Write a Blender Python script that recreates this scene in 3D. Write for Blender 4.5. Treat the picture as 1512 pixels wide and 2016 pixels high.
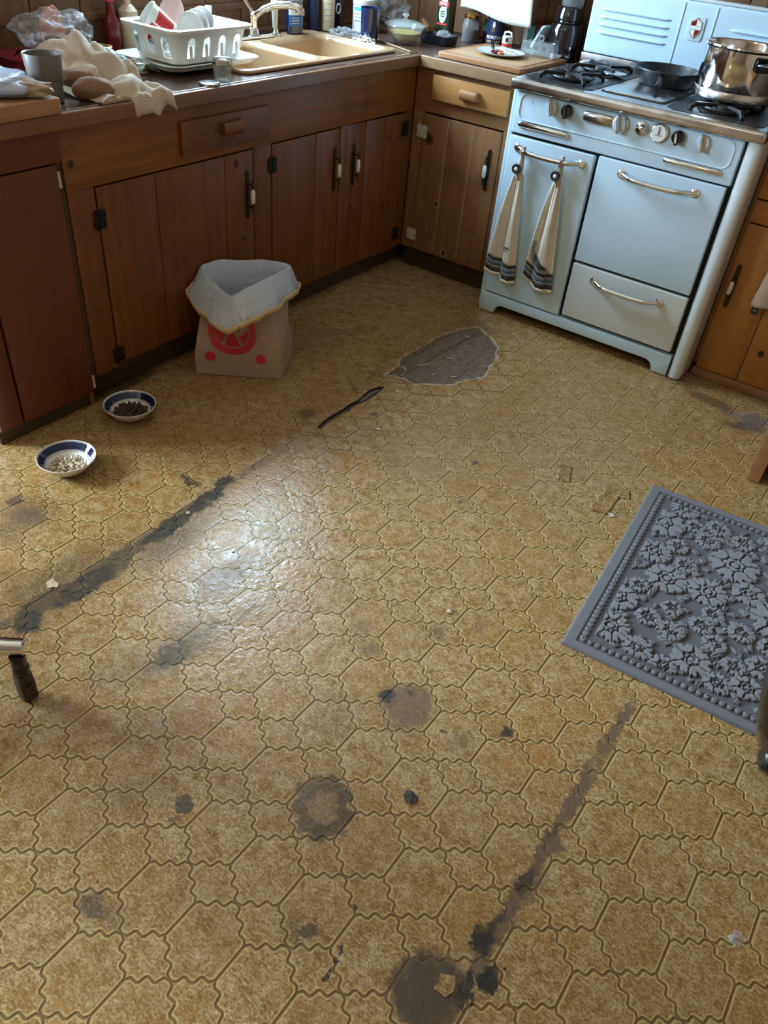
import bpy, bmesh, math, random
import numpy as np
from math import sin, cos, pi, sqrt, radians
from mathutils import Matrix, Vector, noise as mnoise

random.seed(7)
for _o in list(bpy.data.objects):
    bpy.data.objects.remove(_o)
SC = bpy.context.scene
COL = SC.collection

# ------------------------------------------------------------------ camera
_cd = bpy.data.cameras.new('camera'); _cam = bpy.data.objects.new('camera', _cd); COL.objects.link(_cam)
_cd.sensor_fit = 'VERTICAL'; _cd.sensor_height = 36.0; _cd.sensor_width = 27.0
_cd.lens = 1552.09 / 2016 * 36; _cd.clip_start = 0.02
_r = Vector((0.80741704, 0.58416969, 0.08260443)); _u = Vector((-0.42160146, 0.47335532, 0.77342547)); _f = Vector((-0.41271048, 0.65930305, -0.62848194))
_cam.matrix_world = Matrix(((_r.x, _u.x, -_f.x, 2.047275), (_r.y, _u.y, -_f.y, -3.1408236), (_r.z, _u.z, -_f.z, 1.47997935), (0, 0, 0, 1)))
SC.camera = _cam

# ------------------------------------------------------------------ sky, window light, exposure
_w = bpy.data.worlds.new('sky'); SC.world = _w; _w.use_nodes = True
_bg = _w.node_tree.nodes['Background']; _bg.inputs[0].default_value = (0.62, 0.78, 1.0, 1); _bg.inputs[1].default_value = 2.0

def area_light(name, loc, direction, sx, sy, watts, col):
    ld = bpy.data.lights.new(name, 'AREA'); ld.shape = 'RECTANGLE'; ld.size = sx; ld.size_y = sy; ld.energy = watts; ld.color = col
    o = bpy.data.objects.new(name, ld); COL.objects.link(o); o.location = loc
    o.rotation_euler = Vector(direction).to_track_quat('-Z', 'Y').to_euler(); return o
# daylight standing in the two window openings (over the sink, and the dining-end window)
area_light('daylight_sink_window', (-0.74, -0.52, 1.58), (1, 0, -0.25), 0.80, 0.86, 68, (0.56, 0.79, 1.0))
area_light('daylight_dining_window', (-2.52, -3.85, 1.55), (1, 0.50, -0.16), 1.30, 1.16, 262, (0.64, 0.83, 1.0))
# added warm fill light, out of view towards the dining end
_ld = bpy.data.lights.new('warm_fill_light', 'POINT'); _ld.energy = 5; _ld.color = (1.0, 0.66, 0.33); _ld.shadow_soft_size = 0.12
_lo = bpy.data.objects.new('warm_fill_light', _ld); COL.objects.link(_lo); _lo.location = (0.9, -2.9, 2.25)

SC.view_settings.view_transform = 'Standard'; SC.view_settings.look = 'None'
SC.view_settings.gamma = 1.0; SC.view_settings.use_curve_mapping = False
SC.view_settings.exposure = 0.9

_cy = SC.cycles; _cy.use_light_tree = False; _cy.adaptive_threshold = 0.03; _cy.max_bounces = 4; _cy.diffuse_bounces = 3; _cy.glossy_bounces = 3; _cy.transmission_bounces = 6; _cy.transparent_max_bounces = 6; _cy.caustics_reflective = False; _cy.caustics_refractive = False

# ------------------------------------------------------------------ builders
FX = Matrix(((0, 0, 1, 0), (1, 0, 0, 0), (0, 1, 0, 0), (0, 0, 0, 1)))     # local (a,b,out) on a face looking +x
FY = Matrix(((1, 0, 0, 0), (0, 0, -1, 0), (0, 1, 0, 0), (0, 0, 0, 1)))    # local (a,b,out) on a face looking -y
def TR(x, y, z): return Matrix.Translation((x, y, z))
def RZ(a): return Matrix.Rotation(a, 4, 'Z')
def RX(a): return Matrix.Rotation(a, 4, 'X')
def RY(a): return Matrix.Rotation(a, 4, 'Y')

class MB:
    def __init__(s): s.v = []; s.f = []; s.m = []
    def add(s, V, F, mi=0, T=None):
        b = len(s.v)
        s.v += [tuple(T @ Vector(p)) for p in V] if T is not None else [tuple(p) for p in V]
        for k, q in enumerate(F):
            s.f.append(tuple(b + i for i in q)); s.m.append(mi[k] if isinstance(mi, (list, tuple)) else mi)
        return s
    def box(s, x0, x1, y0, y1, z0, z1, mi=0, T=None):
        V = [(x, y, z) for x in (x0, x1) for y in (y0, y1) for z in (z0, z1)]
        F = [(0, 1, 3, 2), (4, 6, 7, 5), (0, 4, 5, 1), (2, 3, 7, 6), (0, 2, 6, 4), (1, 5, 7, 3)]
        return s.add(V, F, mi, T)
    def lathe(s, prof, n=24, T=None, mi=0, cap0=False, cap1=False):
        V = []; F = []; M = []
        for r, z in prof:
            for k in range(n):
                a = 2 * pi * k / n; V.append((r * cos(a), r * sin(a), z))
        for i in range(len(prof) - 1):
            for k in range(n):
                k2 = (k + 1) % n
                F.append((i * n + k, i * n + k2, (i + 1) * n + k2, (i + 1) * n + k)); M.append(mi[i] if isinstance(mi, (list, tuple)) else mi)
        if cap0: F.append(tuple(range(n - 1, -1, -1))); M.append(M[0])
        if cap1: F.append(tuple((len(prof) - 1) * n + k for k in range(n))); M.append(M[-2] if len(M) > 1 else M[0])
        return s.add(V, F, M, T)
    def cyl(s, p0, p1, r0, r1=None, n=16, mi=0, T=None):
        return s.tube([p0, p1], [r0, r0 if r1 is None else r1], n, mi, T)
    def tube(s, pts, r, n=10, mi=0, T=None, closed=False):
        pts = [Vector(p) for p in pts]; m = len(pts); rr = r if isinstance(r, (list, tuple)) else [r] * m
        V = []; F = []; up = None
        for i, p in enumerate(pts):
            if closed: t = pts[(i + 1) % m] - pts[i - 1]
            else: t = pts[min(i + 1, m - 1)] - pts[max(i - 1, 0)]
            t.normalize()
            if up is None:
                up = Vector((0, 0, 1)) if abs(t.z) < .9 else Vector((1, 0, 0))
            a = up.cross(t); a.normalize(); b = t.cross(a); up = b
            for k in range(n):
                w = 2 * pi * k / n; V.append(tuple(p + (a * cos(w) + b * sin(w)) * rr[i]))
        for i in range(m if closed else m - 1):
            j = (i + 1) % m
            for k in range(n):
                k2 = (k + 1) % n; F.append((i * n + k, i * n + k2, j * n + k2, j * n + k))
        if not closed: F.append(tuple(range(n - 1, -1, -1))); F.append(tuple((m - 1) * n + k for k in range(n)))
        return s.add(V, F, mi, T)
    def prism(s, poly, z0, z1, mi=0, T=None):
        n = len(poly); V = [(x, y, z0) for x, y in poly] + [(x, y, z1) for x, y in poly]
        F = [tuple(range(n - 1, -1, -1)), tuple(range(n, 2 * n))] + [(k, (k + 1) % n, n + (k + 1) % n, n + k) for k in range(n)]
        return s.add(V, F, mi, T)
    def grid(s, nu, nv, fn, mi=0, T=None, closed=False):
        V = [fn(i / (nu if closed else nu - 1), j / (nv - 1)) for j in range(nv) for i in range(nu)]
        F = []; M = []
        for j in range(nv - 1):
            for i in range(nu if closed else nu - 1):
                i2 = (i + 1) % nu
                F.append((j * nu + i, j * nu + i2, (j + 1) * nu + i2, (j + 1) * nu + i)); M.append(mi(j / (nv - 1)) if callable(mi) else mi)
        return s.add(V, F, M, T)
    def loft(s, loops, mi=0, T=None, cap0=False, cap1=False):
        n = len(loops[0]); V = [p for l in loops for p in l]; F = []
        for i in range(len(loops) - 1):
            for k in range(n): F.append((i * n + k, i * n + (k + 1) % n, (i + 1) * n + (k + 1) % n, (i + 1) * n + k))
        if cap0: F.append(tuple(range(n - 1, -1, -1)))
        if cap1: F.append(tuple((len(loops) - 1) * n + k for k in range(n)))
        return s.add(V, F, mi, T)
    def mesh(s, name, mats, bevel=0, seg=2, smooth=35, up=False):
        me = bpy.data.meshes.new(name); me.from_pydata(s.v, [], s.f)
        for m in (mats if isinstance(mats, (list, tuple)) else [mats]): me.materials.append(m)
        me.polygons.foreach_set('material_index', s.m); me.update()
        bm = bmesh.new(); bm.from_mesh(me)
        bm.normal_update()
        if up:
            for f in bm.faces:
                if f.normal.z < 0: f.normal_flip()
        else: bmesh.ops.recalc_face_normals(bm, faces=bm.faces)
        if bevel:
            ed = [e for e in bm.edges if len(e.link_faces) == 2 and e.calc_face_angle(0) > .6]
            bmesh.ops.bevel(bm, geom=ed, offset=bevel, segments=seg, profile=.6, affect='EDGES', clamp_overlap=True)
        bm.to_mesh(me); bm.free()
        if smooth:
            me.polygons.foreach_set('use_smooth', [True] * len(me.polygons)); me.set_sharp_from_angle(angle=radians(smooth))
        return me
    def build(s, name, mats, parent=None, bevel=0, seg=2, smooth=35, solid=0, world=True, label=None):
        o = bpy.data.objects.new(name, s.mesh(name, mats, bevel, seg, smooth)); COL.objects.link(o)
        if parent is not None:
            o.parent = parent
            if world:
                o.matrix_parent_inverse = WM[parent.name].inverted()
                WM[o.name] = Matrix.Identity(4)
            else: WM[o.name] = WM[parent.name].copy()
        else: WM[o.name] = Matrix.Identity(4)
        if solid:
            md = o.modifiers.new('thickness', 'SOLIDIFY'); md.thickness = solid; md.offset = 0
        if label: o['label'] = label
        return o
WM = {}
def tag(o, label, cat, group=None):
    o['label'] = label; o['category'] = cat
    if group: o['group'] = group
    return o
def thing(name, label, cat, loc, rz=0, group=None):
    o = bpy.data.objects.new(name, None); o.empty_display_size = .05; COL.objects.link(o)
    o.location = loc; o.rotation_euler = (0, 0, rz); WM[o.name] = TR(*loc) @ RZ(rz)
    return tag(o, label, cat, group)
def struct(o): o['kind'] = 'structure'; return o
def copy_tree(o, parent=None):
    c = o.copy(); COL.objects.link(c); c.parent = parent
    if parent is not None: c.matrix_parent_inverse = o.matrix_parent_inverse.copy()
    for ch in [k for k in bpy.data.objects if k.parent == o]: copy_tree(ch, c)
    return c
def rrect(x0, x1, y0, y1, r, n=5):
    P = []
    for cx, cy, a0 in ((x1 - r, y1 - r, 0), (x0 + r, y1 - r, pi / 2), (x0 + r, y0 + r, pi), (x1 - r, y0 + r, 1.5 * pi)):
        for k in range(n + 1): P.append((cx + r * cos(a0 + pi / 2 * k / n), cy + r * sin(a0 + pi / 2 * k / n)))
    return P
def cutmesh(o, cutter):
    md = o.modifiers.new('cut', 'BOOLEAN'); md.operation = 'DIFFERENCE'; md.object = cutter; md.solver = 'EXACT'
    bpy.context.view_layer.update()
    dg = bpy.context.evaluated_depsgraph_get(); me = bpy.data.meshes.new_from_object(o.evaluated_get(dg))
    o.modifiers.remove(md); o.data = me
def text(body, size, bold=0.0, spacing=1.0):
    cu = bpy.data.curves.new('t', 'FONT'); cu.body = body; cu.size = size; cu.align_x = 'CENTER'; cu.align_y = 'CENTER'; cu.offset = bold; cu.space_character = spacing; cu.resolution_u = 2
    o = bpy.data.objects.new('t', cu); COL.objects.link(o); bpy.context.view_layer.update()
    dg = bpy.context.evaluated_depsgraph_get(); me = bpy.data.meshes.new_from_object(o.evaluated_get(dg))
    V = [tuple(v.co) for v in me.vertices]; F = [tuple(p.vertices) for p in me.polygons]
    bpy.data.objects.remove(o); bpy.data.meshes.remove(me); return V, F
def wrap(V, r, z, ang):      # lay a flat layout on a cylinder of radius r, facing angle ang
    return [(r * cos(ang + x / r), r * sin(ang + x / r), z + y) for x, y, _ in V]
def patch(x0, x1, y0, y1, n=10):   # flat strip split along x, to be wrapped
    V = [(x0 + (x1 - x0) * i / n, y, 0) for y in (y0, y1) for i in range(n + 1)]
    return V, [(i, i + 1, n + 2 + i, n + 1 + i) for i in range(n)]
def ellipse(rx, ry, n=24, cx=0, cy=0):
    return [(cx + rx * cos(2 * pi * k / n), cy + ry * sin(2 * pi * k / n)) for k in range(n)]

# ------------------------------------------------------------------ materials
class NT:
    def __init__(s, name):
        s.mat = bpy.data.materials.new(name); s.mat.use_nodes = True; s.t = s.mat.node_tree; s.t.nodes.clear()
        s.out = s.n('ShaderNodeOutputMaterial'); s.bs = s.n('ShaderNodeBsdfPrincipled'); s.l(s.bs.outputs[0], s.out.inputs[0])
    def n(s, k, **kw):
        x = s.t.nodes.new(k)
        for a, b in kw.items(): setattr(x, a, b)
        return x
    def l(s, a, b): s.t.links.new(a, b)
    def put(s, sock, v):
        if hasattr(v, 'node'): s.l(v, sock)
        else: sock.default_value = v
    def math(s, op, a, b=0.0, c=0.0):
        x = s.n('ShaderNodeMath', operation=op); s.put(x.inputs[0], a); s.put(x.inputs[1], b); s.put(x.inputs[2], c); return x.outputs[0]
    def mix(s, fac, a, b, bt='MIX'):
        x = s.n('ShaderNodeMix', data_type='RGBA', blend_type=bt); s.put(x.inputs[0], fac)
        for k, v in ((6, a), (7, b)): s.put(x.inputs[k], v if hasattr(v, 'node') else (*v, 1))
        return x.outputs[2]
    def pos(s): return s.n('ShaderNodeNewGeometry').outputs[0]
    def obj(s): return s.n('ShaderNodeTexCoord').outputs[3]
    def rnd(s): return s.n('ShaderNodeObjectInfo').outputs[5]
    def mapping(s, v, scale=(1, 1, 1), loc=(0, 0, 0), rot=(0, 0, 0), typ='POINT'):
        x = s.n('ShaderNodeMapping', vector_type=typ); s.put(x.inputs[0], v); x.inputs[1].default_value = loc; x.inputs[2].default_value = rot; x.inputs[3].default_value = scale; return x.outputs[0]
    def noise(s, v, scale, detail=3, rough=.5, dist=0):
        x = s.n('ShaderNodeTexNoise'); s.put(x.inputs['Vector'], v); x.inputs['Scale'].default_value = scale; x.inputs['Detail'].default_value = detail; x.inputs['Roughness'].default_value = rough; x.inputs['Distortion'].default_value = dist; return x
    def ramp(s, f, stops):
        x = s.n('ShaderNodeValToRGB'); s.put(x.inputs[0], f); e = x.color_ramp.elements
        while len(e) < len(stops): e.new(.5)
        for k, (p, c) in enumerate(stops): e[k].position = p; e[k].color = (*c, 1)
        return x.outputs[0]
    def mr(s, v, a, b, c=0., d=1.):
        x = s.n('ShaderNodeMapRange', interpolation_type='SMOOTHSTEP'); s.put(x.inputs[0], v); x.inputs[1].default_value = a; x.inputs[2].default_value = b; x.inputs[3].default_value = c; x.inputs[4].default_value = d; return x.outputs[0]
    def bump(s, h, strength=.3, dist=.002):
        x = s.n('ShaderNodeBump'); x.inputs['Strength'].default_value = strength; x.inputs['Distance'].default_value = dist; s.put(x.inputs['Height'], h); s.l(x.outputs[0], s.bs.inputs['Normal'])
    def set(s, **kw):
        for k, v in kw.items():
            nm = {'col': 'Base Color', 'rough': 'Roughness', 'metal': 'Metallic', 'trans': 'Transmission Weight', 'ior': 'IOR', 'alpha': 'Alpha', 'coat': 'Coat Weight', 'spec': 'Specular IOR Level', 'sheen': 'Sheen Weight', 'sss': 'Subsurface Weight', 'coatr': 'Coat Roughness'}[k]
            s.put(s.bs.inputs[nm], (*v, 1) if isinstance(v, tuple) else v)
        return s.mat
def plain(name, col, rough=.5, metal=0., var=.12, scale=40, bump=0., **kw):
    t = NT(name); n = t.noise(t.obj(), scale, 3)
    c = t.mix(t.math('MULTIPLY', n.outputs[0], 1.0), tuple(max(0, x * (1 - var)) for x in col), tuple(min(1, x * (1 + var)) for x in col))
    t.set(col=c, rough=t.mr(n.outputs[0], 0.2, 0.8, max(0, rough - .06), min(1, rough + .06)), metal=metal, **kw)
    if bump: t.bump(n.outputs[0], bump, .002)
    return t.mat
def wood(name, cols, axis='z', rough=.42, knots=.5, grain=1.0, dirt=.0, coat=.15):
    """pine: stretched grain along an axis, growth-ring waves, a few knots"""
    t = NT(name); p = t.pos(); r = t.rnd()
    off = t.n('ShaderNodeCombineXYZ'); 
    for k in range(3): t.put(off.inputs[k], t.math('MULTIPLY', r, 7.0 + 3 * k))
    v = t.n('ShaderNodeVectorMath', operation='ADD'); t.l(p, v.inputs[0]); t.l(off.outputs[0], v.inputs[1]); v = v.outputs[0]
    sc = {'x': (2.2, 26, 26), 'y': (26, 2.2, 26), 'z': (26, 26, 2.2)}[axis]
    g1 = t.noise(t.mapping(v, sc), 1.0, 5, .62, .6)
    g2 = t.noise(t.mapping(v, tuple(x * 6 for x in sc)), 1.0, 3, .6)
    sw = {'x': (.5, 5, 5), 'y': (5, .5, 5), 'z': (5, 5, .5)}[axis]
    wv = t.n('ShaderNodeTexWave', wave_type='RINGS', bands_direction='DIAGONAL' if False else 'X'); t.put(wv.inputs[0], t.mapping(v, sw)); wv.inputs['Scale'].default_value = 1.3; wv.inputs['Distortion'].default_value = 5; wv.inputs['Detail'].default_value = 2; wv.inputs['Detail Scale'].default_value = .8
    f = t.math('ADD', t.math('MULTIPLY', g1.outputs[0], .62), t.math('ADD', t.math('MULTIPLY', wv.outputs[1], .09 * grain), t.math('MULTIPLY', g2.outputs[0], .22)))
    c = t.ramp(f, [(.18, cols[0]), (.5, cols[1]), (.88, cols[2])])
    c = t.mix(t.math('MULTIPLY', r, .22), c, cols[0])
    if knots:
        sk = {'x': (2.4, 5.2, 5.2), 'y': (5.2, 2.4, 5.2), 'z': (5.2, 5.2, 2.4)}[axis]
        vo = t.n('ShaderNodeTexVoronoi'); t.put(vo.inputs['Vector'], t.mapping(v, sk)); vo.inputs['Scale'].default_value = 1.0
        k = t.mr(vo.outputs['Distance'], .03, .085, 1, 0)
        c = t.mix(t.math('MULTIPLY', k, knots), c, tuple(x * .22 for x in cols[0]))
    if dirt:
        d = t.noise(p, 5.5, 4, .6); c = t.mix(t.math('MULTIPLY', t.mr(d.outputs[0], .48, .75), dirt), c, (.03, .016, .008))
    t.set(col=c, rough=t.mr(g2.outputs[0], .2, .8, rough - .08, rough + .1), coat=coat, coatr=.3)
    t.bump(f, .25, .0015); return t.mat

CW = ((.075, .020, .0018), (.20, .058, .0055), (.29, .098, .012))        # old orange-brown pine
M = {}
for a in 'xyz': M['pine_' + a] = wood('orange_pine_' + a, CW, a, dirt=.35)
M['apron'] = wood('apron_pine', ((.095, .028, .003), (.23, .074, .008), (.32, .118, .016)), 'y', dirt=.3)
for a in 'xz': M['worn_' + a] = wood('worn_pine_' + a, ((.13, .056, .018), (.28, .130, .045), (.38, .20, .080)), a, knots=.7, dirt=.4, rough=.5)
for a in 'xz': M['honey_' + a] = wood('honey_pine_' + a, ((.26, .095, .018), (.44, .18, .035), (.56, .26, .06)), a, knots=.8, dirt=.1, rough=.36)
M['drawer'] = wood('light_drawer_pine', ((.30, .13, .035), (.43, .20, .06), (.52, .27, .09)), 'x', knots=.0, dirt=.18)
M['reddrawer'] = wood('red_drawer_pine', ((.09, .03, .012), (.19, .062, .022), (.26, .095, .036)), 'y', knots=0, dirt=.35)
M['slab'] = wood('red_slab', ((.10, .020, .003), (.14, .030, .005), (.165, .040, .007)), 'z', knots=0, grain=.2, rough=.45)
M['toe'] = wood('toe_board', ((.03, .016, .008), (.06, .034, .016), (.09, .05, .024)), 'y', knots=0, dirt=.5, rough=.7)
M['nosing_y'] = wood('counter_nosing_y', ((.12, .050, .018), (.23, .105, .042), (.33, .165, .075)), 'y', knots=0, dirt=.3, rough=.35, coat=.4)
M['nosing_x'] = wood('counter_nosing_x', ((.17, .09, .04), (.28, .16, .075), (.38, .235, .12)), 'x', knots=0, dirt=.2, rough=.4, coat=.3)
M['wall_z'] = wood('wall_board', ((.09, .042, .017), (.17, .082, .033), (.24, .125, .055)), 'z', knots=.4, rough=.5)
M['block'] = wood('butcher_block', ((.24, .11, .045), (.36, .19, .08), (.46, .27, .125)), 'y', knots=0, rough=.45)
M['board'] = wood('board_maple', ((.33, .19, .085), (.45, .28, .13), (.54, .36, .18)), 'x', knots=0, rough=.5)
M['boardedge'] = wood('board_edge', ((.22, .09, .035), (.36, .17, .07), (.44, .24, .11)), 'x', knots=0, rough=.4)
M['enamel'] = plain('white_enamel', (.57, .75, .88), .16, 0, .03, 8, coat=.5, coatr=.06)  # white enamel with part of the window light's blue put into its colour
M['enamel2'] = plain('aged_enamel', (.64, .70, .72), .22, 0, .05, 6, coat=.4, coatr=.08)
M['chrome'] = plain('chrome', (.82, .83, .85), .09, 1, .05, 30)
M['oldchrome'] = plain('worn_chrome', (.60, .59, .58), .24, 1, .25, 18)
M['steel'] = plain('stainless', (.70, .69, .67), .10, 1, .06, 12)
M['iron'] = plain('cast_iron', (.014, .014, .016), .42, 0, .3, 60, bump=.2)
M['black'] = plain('black_plastic', (.010, .010, .012), .28, 0, .2, 20)
M['blackgloss'] = plain('black_gloss', (.008, .008, .010), .10, 0, .2, 20, coat=.6)
M['dark'] = plain('dark_gap', (.012, .009, .007), .8)
M['antique'] = plain('antique_brass', (.055, .045, .030), .42, .85, .35, 120)
M['blackiron'] = plain('blackened_hinge', (.012, .010, .009), .5, .5, .3, 90)
M['flakehinge'] = plain('flaking_white_hinge', (.50, .47, .38), .6, 0, .45, 90)
M['porcelain'] = plain('porcelain', (.74, .73, .68), .15, 0, .08, 60)
M['ceramic'] = plain('white_ceramic', (.76, .74, .70), .14, 0, .04, 20, coat=.3)
M['navy'] = plain('navy_glaze', (.008, .016, .06), .12, 0, .15, 30, coat=.5)
M['tan_sink'] = plain('almond_enamel', (.43, .28, .15), .20, 0, .05, 10, coat=.4)
M['white_pl'] = plain('white_plastic', (.75, .74, .69), .30, 0, .04, 12)
M['cream_pl'] = plain('cream_plastic', (.60, .50, .33), .35)
M['grey_cer'] = plain('grey_stoneware', (.15, .135, .125), .42, 0, .14, 35)
M['red'] = plain('red_print', (.55, .03, .035), .45, 0, .08)
M['redglass'] = plain('dark_red', (.16, .008, .018), .2, 0, .2)
M['blue'] = plain('blue_label', (.02, .14, .42), .35)
M['paleblue'] = plain('pale_blue_glaze', (.42, .66, .72), .2)
M['lightblue'] = plain('light_blue', (.10, .45, .68), .4)
M['navypl'] = plain('navy_paper', (.012, .018, .06), .35)
M['white'] = plain('white_print', (.78, .78, .76), .45, 0, .03)
M['paper'] = plain('paper_towel', (.80, .80, .80), .85, 0, .05, 260, bump=.5)
M['black_p'] = plain('black_print', (.015, .014, .016), .6)
M['gold'] = plain('gold_lid', (.65, .42, .12), .25, 1)
M['green_pl'] = plain('teal_lid', (.03, .16, .12), .3)
M['yellow'] = plain('yellow_food', (.62, .50, .16), .5, 0, .1)
M['orange'] = plain('orange_plastic', (.55, .14, .03), .4)
M['worktop'] = plain('brown_laminate', (.10, .062, .048), .20, 0, .25, 14, coat=.3)
M['plaster'] = plain('brown_panelled_wall', (.26, .17, .10), .6)
M['ceilmat'] = plain('ceiling_cream', (.50, .44, .35), .85)
M['darkjam'] = plain('dark_jam', (.035, .008, .008), .2)
M['foil'] = plain('foil', (.80, .80, .82), .2, 1, .1, 60)
def glassmat(name, col, alpha, rough=.04):
    # thin clear ware: mostly see-through with sharp reflections
    t = NT(name); n = t.noise(t.obj(), 9, 2); lw = t.n('ShaderNodeLayerWeight'); lw.inputs[0].default_value = .35
    t.set(col=col, rough=rough, spec=1.0, coat=1.0, alpha=t.math('ADD', t.math('MULTIPLY', lw.outputs[1], .30 if alpha < .5 else .1), alpha)); t.bump(n.outputs[0], .05, .003); return t.mat
M['glass'] = glassmat('clear_glass', (.66, .72, .72), .14); M['greenglass'] = glassmat('green_glass', (.012, .03, .008), .86)
def filmmat(name, col, a):
    t = NT(name); n = t.noise(t.obj(), 28, 4, .6, 1.5)
    al = t.mr(n.outputs[0], .35, .75, a * .5, min(1, a * 2)); t.set(col=col, rough=.10, alpha=al, spec=.9); t.bump(n.outputs[0], .7, .008); return t.mat
M['film'] = filmmat('clear_film', (.62, .62, .62), .22); M['mintfilm'] = filmmat('mint_film', (.60, .78, .72), .55)
def clothmat(name, col, wav=0, ax='z', rough=.9, fuzz=320, var=.2):
    t = NT(name); n = t.noise(t.obj(), fuzz, 2); n2 = t.noise(t.obj(), 14, 3)
    c = t.mix(n2.outputs[0], tuple(x * (1 - var) for x in col), tuple(min(1, x * (1 + var * .6)) for x in col))
    t.set(col=c, rough=rough, sheen=.25); h = n.outputs[0]
    if wav:
        w = t.n('ShaderNodeTexWave', bands_direction=ax.upper()); t.put(w.inputs[0], t.obj()); w.inputs['Scale'].default_value = wav; w.inputs['Distortion'].default_value = 1.0
        h = t.math('ADD', t.math('MULTIPLY', n.outputs[0], .5), w.outputs[1])
    t.bump(h, .55, .0018); return t.mat
M['knit'] = clothmat('cream_knit', (.74, .68, .55), 0); M['knitc'] = clothmat('cream_crochet', (.55, .44, .34), 60, 'z')
M['ribcloth'] = clothmat('ribbed_beige', (.60, .49, .37), 150, 'x'); M['rolled'] = clothmat('tan_rolled', (.24, .13, .07), 0)
M['st_dark'] = clothmat('stripe_dark', (.035, .025, .025)); M['st_grey'] = clothmat('stripe_grey', (.26, .27, .28)); M['st_blue'] = clothmat('stripe_blue', (.05, .12, .17))
M['cotton'] = clothmat('cream_cotton', (.66, .54, .40), 0)
M['mint'] = clothmat('mint_cloth', (.55, .70, .64), 0)
HOLE= [(0.596, -0.92), (0.592, -0.859), (0.585, -0.808), (0.558, -0.766), (0.564, -0.678), (0.567, -0.601), (0.566, -0.515), (0.58, -0.434), (0.596, -0.368), (0.63, -0.315), (0.651, -0.294), (0.685, -0.321), (0.733, -0.347), (0.773, -0.378), (0.8, -0.403), (0.811, -0.444), (0.84, -0.481), (0.85, -0.537), (0.861, -0.579), (0.875, -0.618), (0.883, -0.661), (0.856, -0.708), (0.838, -0.735), (0.832, -0.78), (0.81, -0.811), (0.773, -0.847), (0.743, -0.866), (0.721, -0.897), (0.701, -0.892), (0.664, -0.889), (0.625, -0.897)]
TEAR= [(0.64, -1.373), (0.632, -1.338), (0.627, -1.299), (0.629, -1.264), (0.631, -1.226), (0.629, -1.191), (0.632, -1.157), (0.636, -1.138), (0.625, -1.099), (0.619, -1.05), (0.627, -1.019), (0.643, -0.993), (0.649, -1.02), (0.652, -1.061), (0.653, -1.099), (0.65, -1.136), (0.643, -1.171), (0.648, -1.216), (0.646, -1.26), (0.645, -1.291), (0.644, -1.327), (0.649, -1.37)]
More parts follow.
